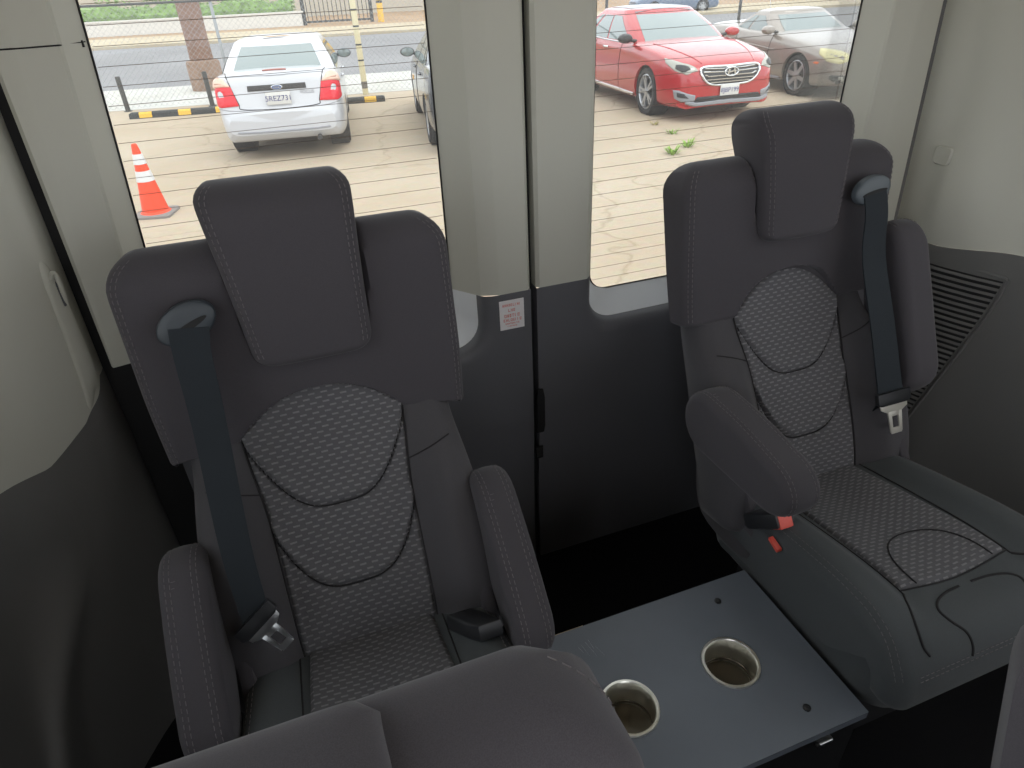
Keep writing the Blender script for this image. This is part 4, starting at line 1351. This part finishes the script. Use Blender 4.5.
mb = MB(); ring = [(.105 * cos(2 * pi * k / 32), .056 * sin(2 * pi * k / 32)) for k in range(32)]
mb.tube([l + Vector((a, -.035, b)) for a, b in ring], .010, 8, closed=True)
mb.prism([(-.072, -.034), (-.050, -.040), (-.026, .034), (-.048, .040)], l + Vector((0, -.042, 0)), (1, 0, 0), (0, 0, 1), (0, .014, 0))
mb.prism([(.050, -.040), (.072, -.034), (.050, .040), (.026, .034)], l + Vector((0, -.042, 0)), (1, 0, 0), (0, 0, 1), (0, .014, 0))
mb.prism([(-.050, -.016), (.046, .000), (.050, .016), (-.046, .002)], l + Vector((0, -.042, 0)), (1, 0, 0), (0, 0, 1), (0, .014, 0))
mk('oval_badge', mb, M['chrome'], rcar.R)
rcar.plate((0, -.028, .42), True, '8JBP199')
for sx in (-1, 1):
    h_ = rcar.decal('headlight', [(sx * .50, .09, .655), (sx * .54, .09, .72), (sx * .68, .20, .80), (sx * .84, .50, .875), (sx * .86, .44, .80), (sx * .80, .22, .70), (sx * .66, .10, .635)], M['lamp_clear'], .010)
    rcar.decal('headlight_lens', [(sx * .60, .10, .67), (sx * .62, .12, .72), (sx * .76, .24, .77), (sx * .78, .22, .72), (sx * .70, .13, .665)], M['autodark'], .016, parent=h_)
    rcar.decal('side_intake', [(sx * .54, .06, .30), (sx * .53, .06, .37), (sx * .72, .12, .44), (sx * .80, .20, .44), (sx * .78, .17, .33), (sx * .68, .10, .29)], M['grey_lip'], .010)
    rcar.decal('fog_recess', [(sx * .60, .07, .335), (sx * .66, .09, .40), (sx * .75, .14, .415), (sx * .75, .13, .355)], M['autodark'], .016)
    rcar.mirror(sx, 1.62, 1.03, M['autodark'] if sx < 0 else red)
    w = .93
    rcar.line('sill_trim', [(sx * .90, 1.36, .235), (sx * .925, 2.0, .235), (sx * .925, 2.8, .24), (sx * .91, 3.30, .25)], M['chrome'], .026, .004)
    for y in (1.95, 3.05):
        rcar.line('door_seam', [(sx * .90, y - .02, .98), (sx * .93, y, .7), (sx * .93, y, .28)], M['seam'], .005)
    rcar.line('belt_trim', [(sx * .86, 1.75, .985), (sx * .875, 2.6, .995), (sx * .86, 3.7, 1.02)], M['chrome'], .010, .004)
rcar.decal('lower_intake', [(-.58, .05, .26), (.58, .05, .26), (.50, .02, .345), (-.50, .02, .345)], M['autodark'], .008)
rcar.line('grey_lip', [(-.62, .10, .30), (-.50, .02, .265), (0, -.01, .25), (.50, .02, .265), (.62, .10, .30)], M['grey_lip'], .030, .006)
rcar.line('splitter', [(-.74, .14, .245), (-.5, .04, .215), (0, .0, .205), (.5, .04, .215), (.74, .14, .245)], red, .03, .0)
rcar.handles((2.55, 3.5), .86, M['chrome'])
for sx in (-1, 1):
    rcar.line('hood_crease', [(sx * .42, .12, .76), (sx * .55, .6, .89), (sx * .66, 1.2, .97)], red, .009, .0)

# ---- silver coupe beside it
silver = plain('silver_beige_paint', srgb(140, 133, 126), .28, .35, coat=.6)
spS = dict(L=4.10, wr=.315, axles=(.83, 3.26), rimf=.74, spokes=6,
    w=[(0, .52), (.06, .66), (.25, .78), (.7, .87), (1.4, .885), (3.0, .89), (3.7, .84), (4.0, .74), (4.10, .6)],
    zt=[(0, .56), (.05, .64), (.2, .70), (.7, .80), (1.2, .87), (1.55, .91), (2.5, .93), (3.4, .97), (3.9, .96), (4.03, .86), (4.10, .6)],
    zb=[(0, .28), (.1, .21), (.5, .19), (3.6, .2), (4.10, .32)],
    gz=(.85, 1.19), gyf=[(0, 1.42), (.5, 1.74), (1, 2.06)], gyr=[(0, 3.35), (.5, 3.05), (1, 2.72)], gw=[(0, .78), (.5, .70), (1, .58)],
    side=[(.10, .58, .16, -.02), (.62, .88, -.02, -.12)])
sl = Vector((8.73, 9.805, GZ))
sc_ = sl + rx_ * .78 + ry_ * (4.10 / 2 - .83)
scar = Car('silver-beige coupe beyond the red saloon', silver, spS, sc_, RT_)
for sx in (-1, 1):
    h_ = scar.decal('headlight', [(sx * .46, .10, .56), (sx * .50, .14, .66), (sx * .62, .30, .74), (sx * .74, .46, .755), (sx * .78, .40, .66), (sx * .74, .22, .57), (sx * .60, .12, .53)], M['lamp_yellow'], .010)
    scar.decal('turn_lamp', [(sx * .80, .34, .555), (sx * .82, .42, .565), (sx * .825, .46, .535), (sx * .805, .37, .525)], plain('amber', srgb(214, 110, 60), .3), .008)
    scar.decal('fog_recess', [(sx * .44, .07, .30), (sx * .46, .07, .37), (sx * .66, .16, .385), (sx * .68, .18, .33), (sx * .60, .12, .29)], M['autodark'], .008)
    scar.decal('fog_light', [(sx * .52, .09, .315), (sx * .53, .09, .36), (sx * .59, .11, .362), (sx * .60, .12, .32)], M['lamp_clear'], .014)
    scar.mirror(sx, 1.66, .96, silver)
    scar.line('door_seam', [(sx * .86, 1.62, .90), (sx * .88, 1.66, .6), (sx * .87, 1.66, .26)], M['seam'], .005)
    scar.line('door_seam', [(sx * .87, 2.72, .93), (sx * .885, 2.75, .6), (sx * .88, 2.74, .26)], M['seam'], .005)
    scar.line('side_crease', [(sx * .87, 1.5, .66), (sx * .885, 2.2, .70), (sx * .88, 3.0, .76)], silver, .012, .0)
    scar.line('sill_trim', [(sx * .86, 1.25, .22), (sx * .88, 2.0, .22), (sx * .87, 2.85, .23)], M['grey_lip'], .028, .0)
gq = scar.decal('grille', [(-.36, .06, .60), (0, .01, .635), (.36, .06, .60), (.30, .03, .53), (0, .0, .505), (-.30, .03, .53)], M['autodark'], .008)
scar.line('grille_bar', [(-.33, .05, .565), (0, .0, .57), (.33, .05, .565)], M['chrome'], .014, .012, gq)
scar.decal('lower_intake', [(-.36, .04, .30), (.36, .04, .30), (.34, .03, .38), (-.34, .03, .38)], M['autodark'], .008)
scar.handles((2.55,), .78, silver)
mb = MB(); mb.tube([Vector((-.1, 2.9, 1.20)) + scar.off, Vector((-.1, 2.98, 1.46)) + scar.off], .006, 6)
mk('antenna', mb, M['plate'], scar.R)

# ---- grey saloon half hidden by the left door's frame
grey = plain('grey_car_paint', srgb(84, 88, 94), .25, .5, coat=.6)
spG = dict(spW); spG = {k: v for k, v in spW.items()}
spG.update(L=4.5, axles=(.9, 3.55), spokes=8, rimf=.68)
gl_ = Vector((2.56, 12.0, GZ))
gc = gl_ + EX * .76 - EY * (4.5 / 2 - .90)
gcar = Car('grey saloon mostly hidden behind the left door frame', grey, spG, gc, pi - TH)
for sx in (-1, 1):
    gcar.mirror(sx, 1.45, .99, M['autodark'])
    gcar.line('door_seam', [(sx * .84, 2.3, .96), (sx * .85, 2.3, .6), (sx * .84, 2.3, .25)], M['seam'], .005)
    gcar.decal('side_lamp', [(sx * .85, 1.38, .60), (sx * .85, 1.38, .66), (sx * .85, 1.56, .66), (sx * .85, 1.56, .60)], plain('amber_lamp', srgb(226, 170, 90), .3), .010)
gcar.handles((2.05, 3.05), .84, grey)
gcar.decal('headlight', [(-.55, .12, .62), (-.60, .16, .72), (-.74, .36, .76), (-.78, .36, .66), (-.70, .16, .60)], M['lamp_clear'], .010)
gcar.decal('headlight', [(.55, .12, .62), (.60, .16, .72), (.74, .36, .76), (.78, .36, .66), (.70, .16, .60)], M['lamp_clear'], .010)

# ---- blue car parked across the street
blue = plain('blue_car_paint', srgb(84, 100, 124), .3, coat=.5)
spB = {k: v for k, v in spW.items()}
bcar = Car('blue-grey car parked far across the street behind the red saloon', blue, spB, ext(15.6, 36.6, GZ - .08), -TH + pi / 2 + pi)
for sx in (-1, 1):
    bcar.decal('tail_light', [(sx * .55, 4.36, .69), (sx * .60, 4.28, .90), (sx * .76, 4.12, .90), (sx * .80, 4.16, .70)], M['lamp_red'], .012)
    bcar.line('door_seam', [(sx * .84, 2.3, .96), (sx * .85, 2.3, .6), (sx * .84, 2.3, .25)], M['seam'], .006)
bcar.handles((2.05, 3.05), .84, blue)
# ------------------------------------------------------------------ the lot and the street
def concrete(name, base, dark, crack=True, scale=.35, vein=.5):
    m, nt, b = newmat(name); N = nt.nodes; L = nt.links
    tc = N.new('ShaderNodeTexCoord')
    n1 = N.new('ShaderNodeTexNoise'); n1.inputs['Scale'].default_value = scale; n1.inputs['Detail'].default_value = 8
    n1.inputs['Roughness'].default_value = .65
    L.new(tc.outputs['Object'], n1.inputs['Vector'])
    r = N.new('ShaderNodeValToRGB'); r.color_ramp.elements[0].position = .32; r.color_ramp.elements[1].position = .62
    r.color_ramp.elements[0].color = dark; r.color_ramp.elements[1].color = base
    L.new(n1.outputs['Fac'], r.inputs['Fac'])
    n2 = N.new('ShaderNodeTexNoise'); n2.inputs['Scale'].default_value = 14; n2.inputs['Detail'].default_value = 5
    L.new(tc.outputs['Object'], n2.inputs['Vector'])
    mx = N.new('ShaderNodeMix'); mx.data_type = 'RGBA'; mx.blend_type = 'MULTIPLY'; mx.inputs['Factor'].default_value = .22
    L.new(r.outputs['Color'], mx.inputs['A']); L.new(n2.outputs['Color'], mx.inputs['B'])
    col = mx.outputs['Result']
    if crack:
        nd = N.new('ShaderNodeTexNoise'); nd.inputs['Scale'].default_value = 1.4; nd.inputs['Detail'].default_value = 4
        L.new(tc.outputs['Object'], nd.inputs['Vector'])
        vm = N.new('ShaderNodeVectorMath'); vm.operation = 'MULTIPLY_ADD'; vm.inputs[1].default_value = (.9, .9, 0)
        L.new(nd.outputs['Color'], vm.inputs[0]); L.new(tc.outputs['Object'], vm.inputs[2])
        v = N.new('ShaderNodeTexVoronoi'); v.feature = 'DISTANCE_TO_EDGE'; v.inputs['Scale'].default_value = .42
        L.new(vm.outputs[0], v.inputs['Vector'])
        cr = N.new('ShaderNodeValToRGB'); cr.color_ramp.elements[0].position = 0; cr.color_ramp.elements[0].color = (.62, .58, .50, 1)
        cr.color_ramp.elements[1].position = .012; cr.color_ramp.elements[1].color = (1, 1, 1, 1)
        L.new(v.outputs['Distance'], cr.inputs['Fac'])
        m2 = N.new('ShaderNodeMix'); m2.data_type = 'RGBA'; m2.blend_type = 'MULTIPLY'; m2.inputs['Factor'].default_value = vein
        L.new(col, m2.inputs['A']); L.new(cr.outputs['Color'], m2.inputs['B']); col = m2.outputs['Result']
    L.new(col, b.inputs['Base Color']); b.inputs['Roughness'].default_value = .9; b.inputs['Specular IOR Level'].default_value = .2
    return m
def slab(name, label, x0, x1, y0, y1, z0, z1, mat):
    mb = MB(); v = []
    for z in (z0, z1):
        for (a, c) in ((x0, y0), (x1, y0), (x1, y1), (x0, y1)): v.append(EX * a + EY * c + Vector((0, 0, GZ + z)))
    mb.add(v, [(3, 2, 1, 0), (4, 5, 6, 7), (0, 1, 5, 4), (1, 2, 6, 5), (2, 3, 7, 6), (3, 0, 4, 7)])
    return struct(mk(name, mb, mat, smooth=False), label)

slab('ground', 'sunlit tan concrete parking lot', -60, 80, -30, 14.95, -.2, 0, concrete('lot_concrete', srgb(177, 164, 145), srgb(165, 149, 126)))
slab('sidewalk', 'pale concrete sidewalk behind the fence', -60, 80, 14.95, 18.4, -.2, .005, concrete('sidewalk_concrete', srgb(194, 193, 188), srgb(182, 180, 172), True, .8, .3))
slab('road', 'grey asphalt street', -90, 120, 18.4, 34.4, -.2, -.08, concrete('asphalt', srgb(138, 138, 140), srgb(126, 126, 128), False, .25))
slab('far_sidewalk', 'tan sidewalk across the street', -90, 120, 34.4, 40.6, -.2, .03, concrete('far_concrete', srgb(184, 172, 148), srgb(172, 158, 132), False, .5))
slab('dirt', 'brown dirt ground beyond the far sidewalk', -120, 160, 40.6, 130, -.2, .02, concrete('dirt', srgb(164, 138, 108), srgb(146, 120, 92), False, .5))

# wheel stops
M['stop'] = plain('black_rubber_block', srgb(52, 54, 54), .8)
M['stopy'] = plain('yellow_marking', srgb(214, 170, 60), .6)
def stop(ex0, ex1, ey, yel, label):
    S = root('wheel_stop', label, 'wheel stop', ext((ex0 + ex1) / 2, ey), -TH, 'black and yellow wheel stops')
    L = (ex1 - ex0) / 2
    prof = [(-.085, 0), (-.07, .075), (-.05, .10), (.05, .10), (.07, .075), (.085, 0)]
    mb = MB(); mb.loft([[Vector((x, a * k, b * k2)) for a, b in prof] for x, k, k2 in ((-L, .9, .8), (-L + .03, 1, 1), (L - .03, 1, 1), (L, .9, .8))])
    mk('block', mb, M['stop'], S, angle=20)
    for x in yel:
        mb = MB(); p2 = [(a * 1.03, b * 1.03) for a, b in prof[0:4]]
        mb.loft([[Vector((x + dx, a, b)) for a, b in ((-.0845, .012), (-.0725, .076), (-.051, .102), (-.02, .103), (-.02, .098), (-.049, .097), (-.068, .072), (-.080, .012))] for dx in (-.11, .11)])
        o = mk('reflective_band', mb, M['stopy'], S, angle=20)
stop(-4.52, -2.30, 13.85, (-.82, -.14, .52), 'black and yellow wheel stop left of the white saloon')
stop(-1.55, .12, 13.77, (-.5, .02, .56), 'black and yellow wheel stop right of the white saloon, partly hidden')

# traffic cone
M['cone'] = plain('cone_orange', srgb(216, 62, 16), .55)
M['coneband'] = plain('cone_reflective_band', srgb(200, 200, 200), .4)
M['conebase'] = plain('cone_base_rubber', srgb(122, 116, 112), .8)
cn = root('traffic_cone', 'orange traffic cone with two white bands on the concrete lot', 'traffic cone', ext(-2.42, 7.26), -.25)
mb = MB(); s2 = .185
mb.loft([[Vector((a * k, b * k, z)) for a, b in rounded(-s2, s2, -s2, s2, .04, 4)] for z, k in ((0, 1), (.022, 1), (.03, .95))])
mk('base', mb, M['conebase'], cn)
def cr_(z): return lerp(.135, .026, z / .70)
mb = MB(); mb.lathe([(.150, .028), (.140, .04)] + [(cr_(z), z) for z in (.05, .2, .4, .6, .695)] + [(.018, .70), (.014, .69)], 32)
mk('cone_body', mb, M['cone'], cn)
for z0, z1 in ((.345, .445), (.51, .605)):
    mb = MB(); mb.lathe([(cr_(z0) + .0, z0), (cr_(z0) + .004, z0), (cr_(z1) + .004, z1), (cr_(z1), z1)], 32, c0=False, c1=False)
    mk('reflective_band', mb, M['coneband'], cn)

# chain-link fence with its posts
M['galv'] = plain('galvanised', srgb(150, 154, 156), .5, .4)
M['blackm'] = plain('black_metal', srgb(56, 58, 58), .6)
M['cream'] = plain('cream_paint', srgb(196, 186, 152), .7)
FE = 14.9
fn = root('chain_link_fence', 'chain-link fence along the edge of the parking lot', 'fence', ext(0, FE), -TH)
mb = MB(); FX0, FX1, H = -9.0, 14.0, 1.77
p = .105; d = H
k = FX0 - H
def wire(x0, x1, z0, z1, y):
    w = .0020
    a = Vector((x0, y, z0)); b = Vector((x1, y, z1)); t = (b - a).normalized(); u = Vector((0, 1, 0)); v = t.cross(u)
    mb.loft([[q + u * w, q + v * w, q - u * w, q - v * w] for q in (a, b)], True, False, False)
while k < FX1:
    for sg in (1, -1):
        xa, xb = (k, k + H) if sg > 0 else (k + H, k)
        za, zb_ = .03, .03 + H
        lo, hi = min(xa, xb), max(xa, xb)
        if hi > FX0 and lo < FX1: wire(xa, xb, za, zb_, .004 * sg)
    k += p
mk('wire_mesh', mb, M['galv'], fn, smooth=False)
mb = MB(); mb.tube([(FX0, 0, 1.785), (FX1, 0, 1.785)], .021, 10); mk('top_rail', mb, M['blackm'], fn)
for x, mt_, r in ((-2.85, M['galv'], .03), (4.9, M['blackm'], .03), (7.9, M['blackm'], .032), (11.0, M['blackm'], .03), (-6.5, M['galv'], .03)):
    mb = MB(); mb.lathe([(r, 0), (r, 1.80), (r * .7, 1.83), (.002, 1.84)], 14, Matrix.Translation((x, .03, 0)))
    mk('fence_post', mb, mt_, fn)
cp_ = root('striped_post', 'cream painted post with dark bands at the fence', 'post', ext(-.245, FE - .1))
mb = MB(); mb.lathe([(.058, 0), (.058, 2.0), (.045, 2.06), (.002, 2.07)], 18); mk('pole', mb, M['cream'], cp_)
for z, h in ((.12, .13), (.62, .03), (.90, .03), (1.22, .03), (1.50, .03), (1.78, .03)):
    mb = MB(); mb.lathe([(.058, z), (.060, z), (.060, z + h), (.058, z + h)], 18, c0=False, c1=False); mk('dark_band', mb, M['blackm'] if h < .1 else plain('grey_band', srgb(108, 104, 96), .7), cp_)
for exx, eyy, lab in ((-4.83, 14.80, 'short black post left of the first wheel stop'), (-3.24, 14.72, 'short black post in front of the wooden utility pole')):
    o = root('short_post', lab, 'post', ext(exx, eyy), 0, 'short black posts')
    mb = MB(); mb.lathe([(.045, 0), (.045, .60), (.040, .62), (.002, .625)], 14); mk('post', mb, M['blackm'], o)
    mb = MB(); mb.lathe([(.075, 0), (.075, .012), (.05, .016)], 14, c1=False); mk('foot_plate', mb, M['blackm'], o)
# utility pole
up_ = root('utility_pole', 'brown wooden utility pole by the sidewalk edge', 'utility pole', ext(-3.80, 17.4))
wood = plain('weathered_wood', srgb(120, 92, 78), .9, bump=.5, bscale=30, var=.18, vscale=5)
mb = MB(); mb.lathe([(.25 + .012 * sin(k * 2.1), z) for k, z in enumerate((0, .3, 1, 2, 3, 4, 5))], 26); mk('pole', mb, wood, up_)
mb = MB(); mb.lathe([(.36, 0), (.36, .55), (.34, .60), (.25, .62)], 26, c1=False); mk('collar', mb, plain('pole_collar', srgb(132, 108, 92), .9, var=.15), up_)

# planter wall with hedge across the street
M['wallw'] = plain('white_wall', srgb(204, 202, 196), .8, var=.05)
pw = root('planter_wall', 'low white wall across the street under the hedge', 'wall', ext(0, 43.4), -TH)
mb = MB(); mb.box(-50, -3.60, -.15, .15, 0, .72); mk('wall', mb, M['wallw'], pw, smooth=False)
mb = MB(); mb.box(-50, -3.50, -.19, .19, .66, .74); mk('coping', mb, M['wallw'], pw, smooth=False)
leaf = plain('hedge_leaf', srgb(118, 146, 84), .8, var=.35, vscale=3)
mb = MB(); rnd = random.Random(5)
for i in range(5200):
    x = rnd.uniform(-26, -3.6); y = rnd.uniform(-.6, 1.0); top = 1.0 + .35 * sin(x * .9) * .4 + .6 + .25 * sin(x * 2.3 + 1)
    z = rnd.uniform(.55, top)
    a = rnd.uniform(0, 2 * pi); t = rnd.uniform(.3, 1.2); r = rnd.uniform(.05, .11)
    u = Vector((cos(a), sin(a), 0)) * r; v = Vector((-sin(a) * cos(t), cos(a) * cos(t), sin(t))) * r * .6
    c = Vector((x, y, z)); mb.add([c - u, c - v, c + u, c + v], [(0, 1, 2, 3)])
secs = []
for k in range(40):
    x = lerp(-26, -3.8, k / 39); h = 1.35 + .12 * sin(x * 1.7) + .1 * sin(x * 4.1)
    secs.append([Vector((x, y_, z_)) for y_, z_ in ((-.35, .5), (-.42, .9), (-.3, h - .1), (.1, h), (.6, h - .1), (.8, .9), (.7, .5))])
mb.loft(secs)
ho_ = mk('hedge', mb, leaf, None, smooth=False); ho_.location = ext(-.35, 44.35); ho_.rotation_euler = (0, 0, -TH)
tag(ho_, 'green hedge growing behind the low white wall', 'hedge')
# iron gate and what stands beside it
gt = root('iron_gate', 'dark iron bar gate beside the end of the white wall', 'gate', ext(-1.7, 43.6), -TH)
mb = MB(); mb.box(-1.72, 1.9, -.04, .04, .12, .22); mb.box(-1.72, 1.9, -.04, .04, 1.5, 1.6)
mk('gate_rail', mb, M['blackm'], gt, smooth=False)
for x in (-1.8, 1.95):
    mb = MB(); mb.box(x - .10, x + .10, -.1, .1, 0, 2.0); mk('gate_post', mb, M['blackm'], gt, smooth=False)
for k in range(15):
    mb = MB(); mb.tube([(-1.6 + .238 * k, 0, .1), (-1.6 + .238 * k, 0, 1.85)], .022, 6); mk('bar', mb, M['blackm'], gt)
yb = root('yellow_bollard', 'yellow bollard beside the iron gate across the street', 'bollard', ext(.75, 42.9))
mb = MB(); mb.lathe([(.17, 0), (.17, 1.25), (.12, 1.36), (.002, 1.4)], 18); mk('post', mb, M['stopy'], yb)
mb = MB(); mb.lathe([(.172, .95), (.178, .95), (.178, 1.08), (.172, 1.08)], 18, c0=False, c1=False); mk('band', mb, M['blackm'], yb)
# building far behind
bw = root('far_building', 'pale low building behind the hedge and gate', 'building', ext(-10, 56), -TH)
mb = MB(); mb.box(-40, 19, 0, 8, 0, 5.0); mk('wall', mb, plain('render_wall', srgb(178, 170, 154), .9, var=.06, vscale=.4), bw, smooth=False)
mb = MB(); mb.box(-40.3, 19.3, -.3, 8.3, 5.0, 5.3); mk('roof', mb, M['wallw'], bw, smooth=False)
# weeds in the cracks
M['weed_dry'] = plain('weed_dry', srgb(150, 140, 84), .8, var=.2, vscale=30)
M['weed'] = plain('weed_leaf', srgb(126, 158, 66), .8, var=.2, vscale=30)
for (wx, wy, sc2, n, lab) in ((4.65, 7.17, 1.0, 50, 'lowest green weed clump in the concrete lot'), (5.01, 7.40, .9, 40, 'rightmost green weed clump in the concrete lot'),
        (5.27, 8.17, .8, 36, 'green weed clump directly above the lowest clump'), (5.38, 8.84, .7, 22, 'small dry weed tuft nearest the front wheel of the red saloon')):
    mb = MB(); rnd = random.Random(int(wx * 100))
    for i in range(n):
        a = rnd.uniform(0, 2 * pi); L = rnd.uniform(.05, .13) * sc2; r = rnd.uniform(0, .07) * sc2
        b0 = Vector((cos(a) * r, sin(a) * r, 0)); tip = b0 + Vector((cos(a) * L * .8, sin(a) * L * .8, L * rnd.uniform(.4, 1)))
        sd = Vector((-sin(a), cos(a), 0)) * .010 * sc2; mid = b0.lerp(tip, .5) + Vector((0, 0, L * .15))
        mb.add([b0 - sd * .5, b0 + sd * .5, mid + sd, mid - sd, tip], [(0, 1, 2, 3), (3, 2, 4)])
    o = mk('weed_clump', mb, M['weed_dry'] if 'dry' in lab else M['weed'], None, smooth=False); o.location = (wx, wy, GZ)
    tag(o, lab, 'weeds', 'weeds in the concrete')
# ------------------------------------------------------------------ light
W = bpy.data.worlds.new('overcast'); SC.world = W; W.use_nodes = True
nt = W.node_tree; bg = nt.nodes['Background']
tc = nt.nodes.new('ShaderNodeTexCoord'); sx = nt.nodes.new('ShaderNodeSeparateXYZ')
nt.links.new(tc.outputs['Generated'], sx.inputs[0])
rp = nt.nodes.new('ShaderNodeValToRGB')
rp.color_ramp.elements[0].position = 0.0; rp.color_ramp.elements[0].color = (.93, .95, 1.0, 1)
rp.color_ramp.elements[1].position = 1.0; rp.color_ramp.elements[1].color = (.98, .99, 1.0, 1)
nt.links.new(sx.outputs['Z'], rp.inputs['Fac']); nt.links.new(rp.outputs['Color'], bg.inputs['Color'])
bg.inputs['Strength'].default_value = 1.0
sun = bpy.data.lights.new('sun', 'SUN'); sun.energy = .35; sun.angle = radians(25); sun.color = (1, .95, .86)
so = bpy.data.objects.new('sun', sun); COL.objects.link(so); so.rotation_euler = (radians(28), radians(14), 0)
SC.view_settings.view_transform = 'Standard'; SC.view_settings.look = 'None'
SC.view_settings.gamma = 1.0; SC.view_settings.use_curve_mapping = False
SC.view_settings.exposure = 1.25
SC.cycles.use_denoising = True
SC.cycles.max_bounces = 8
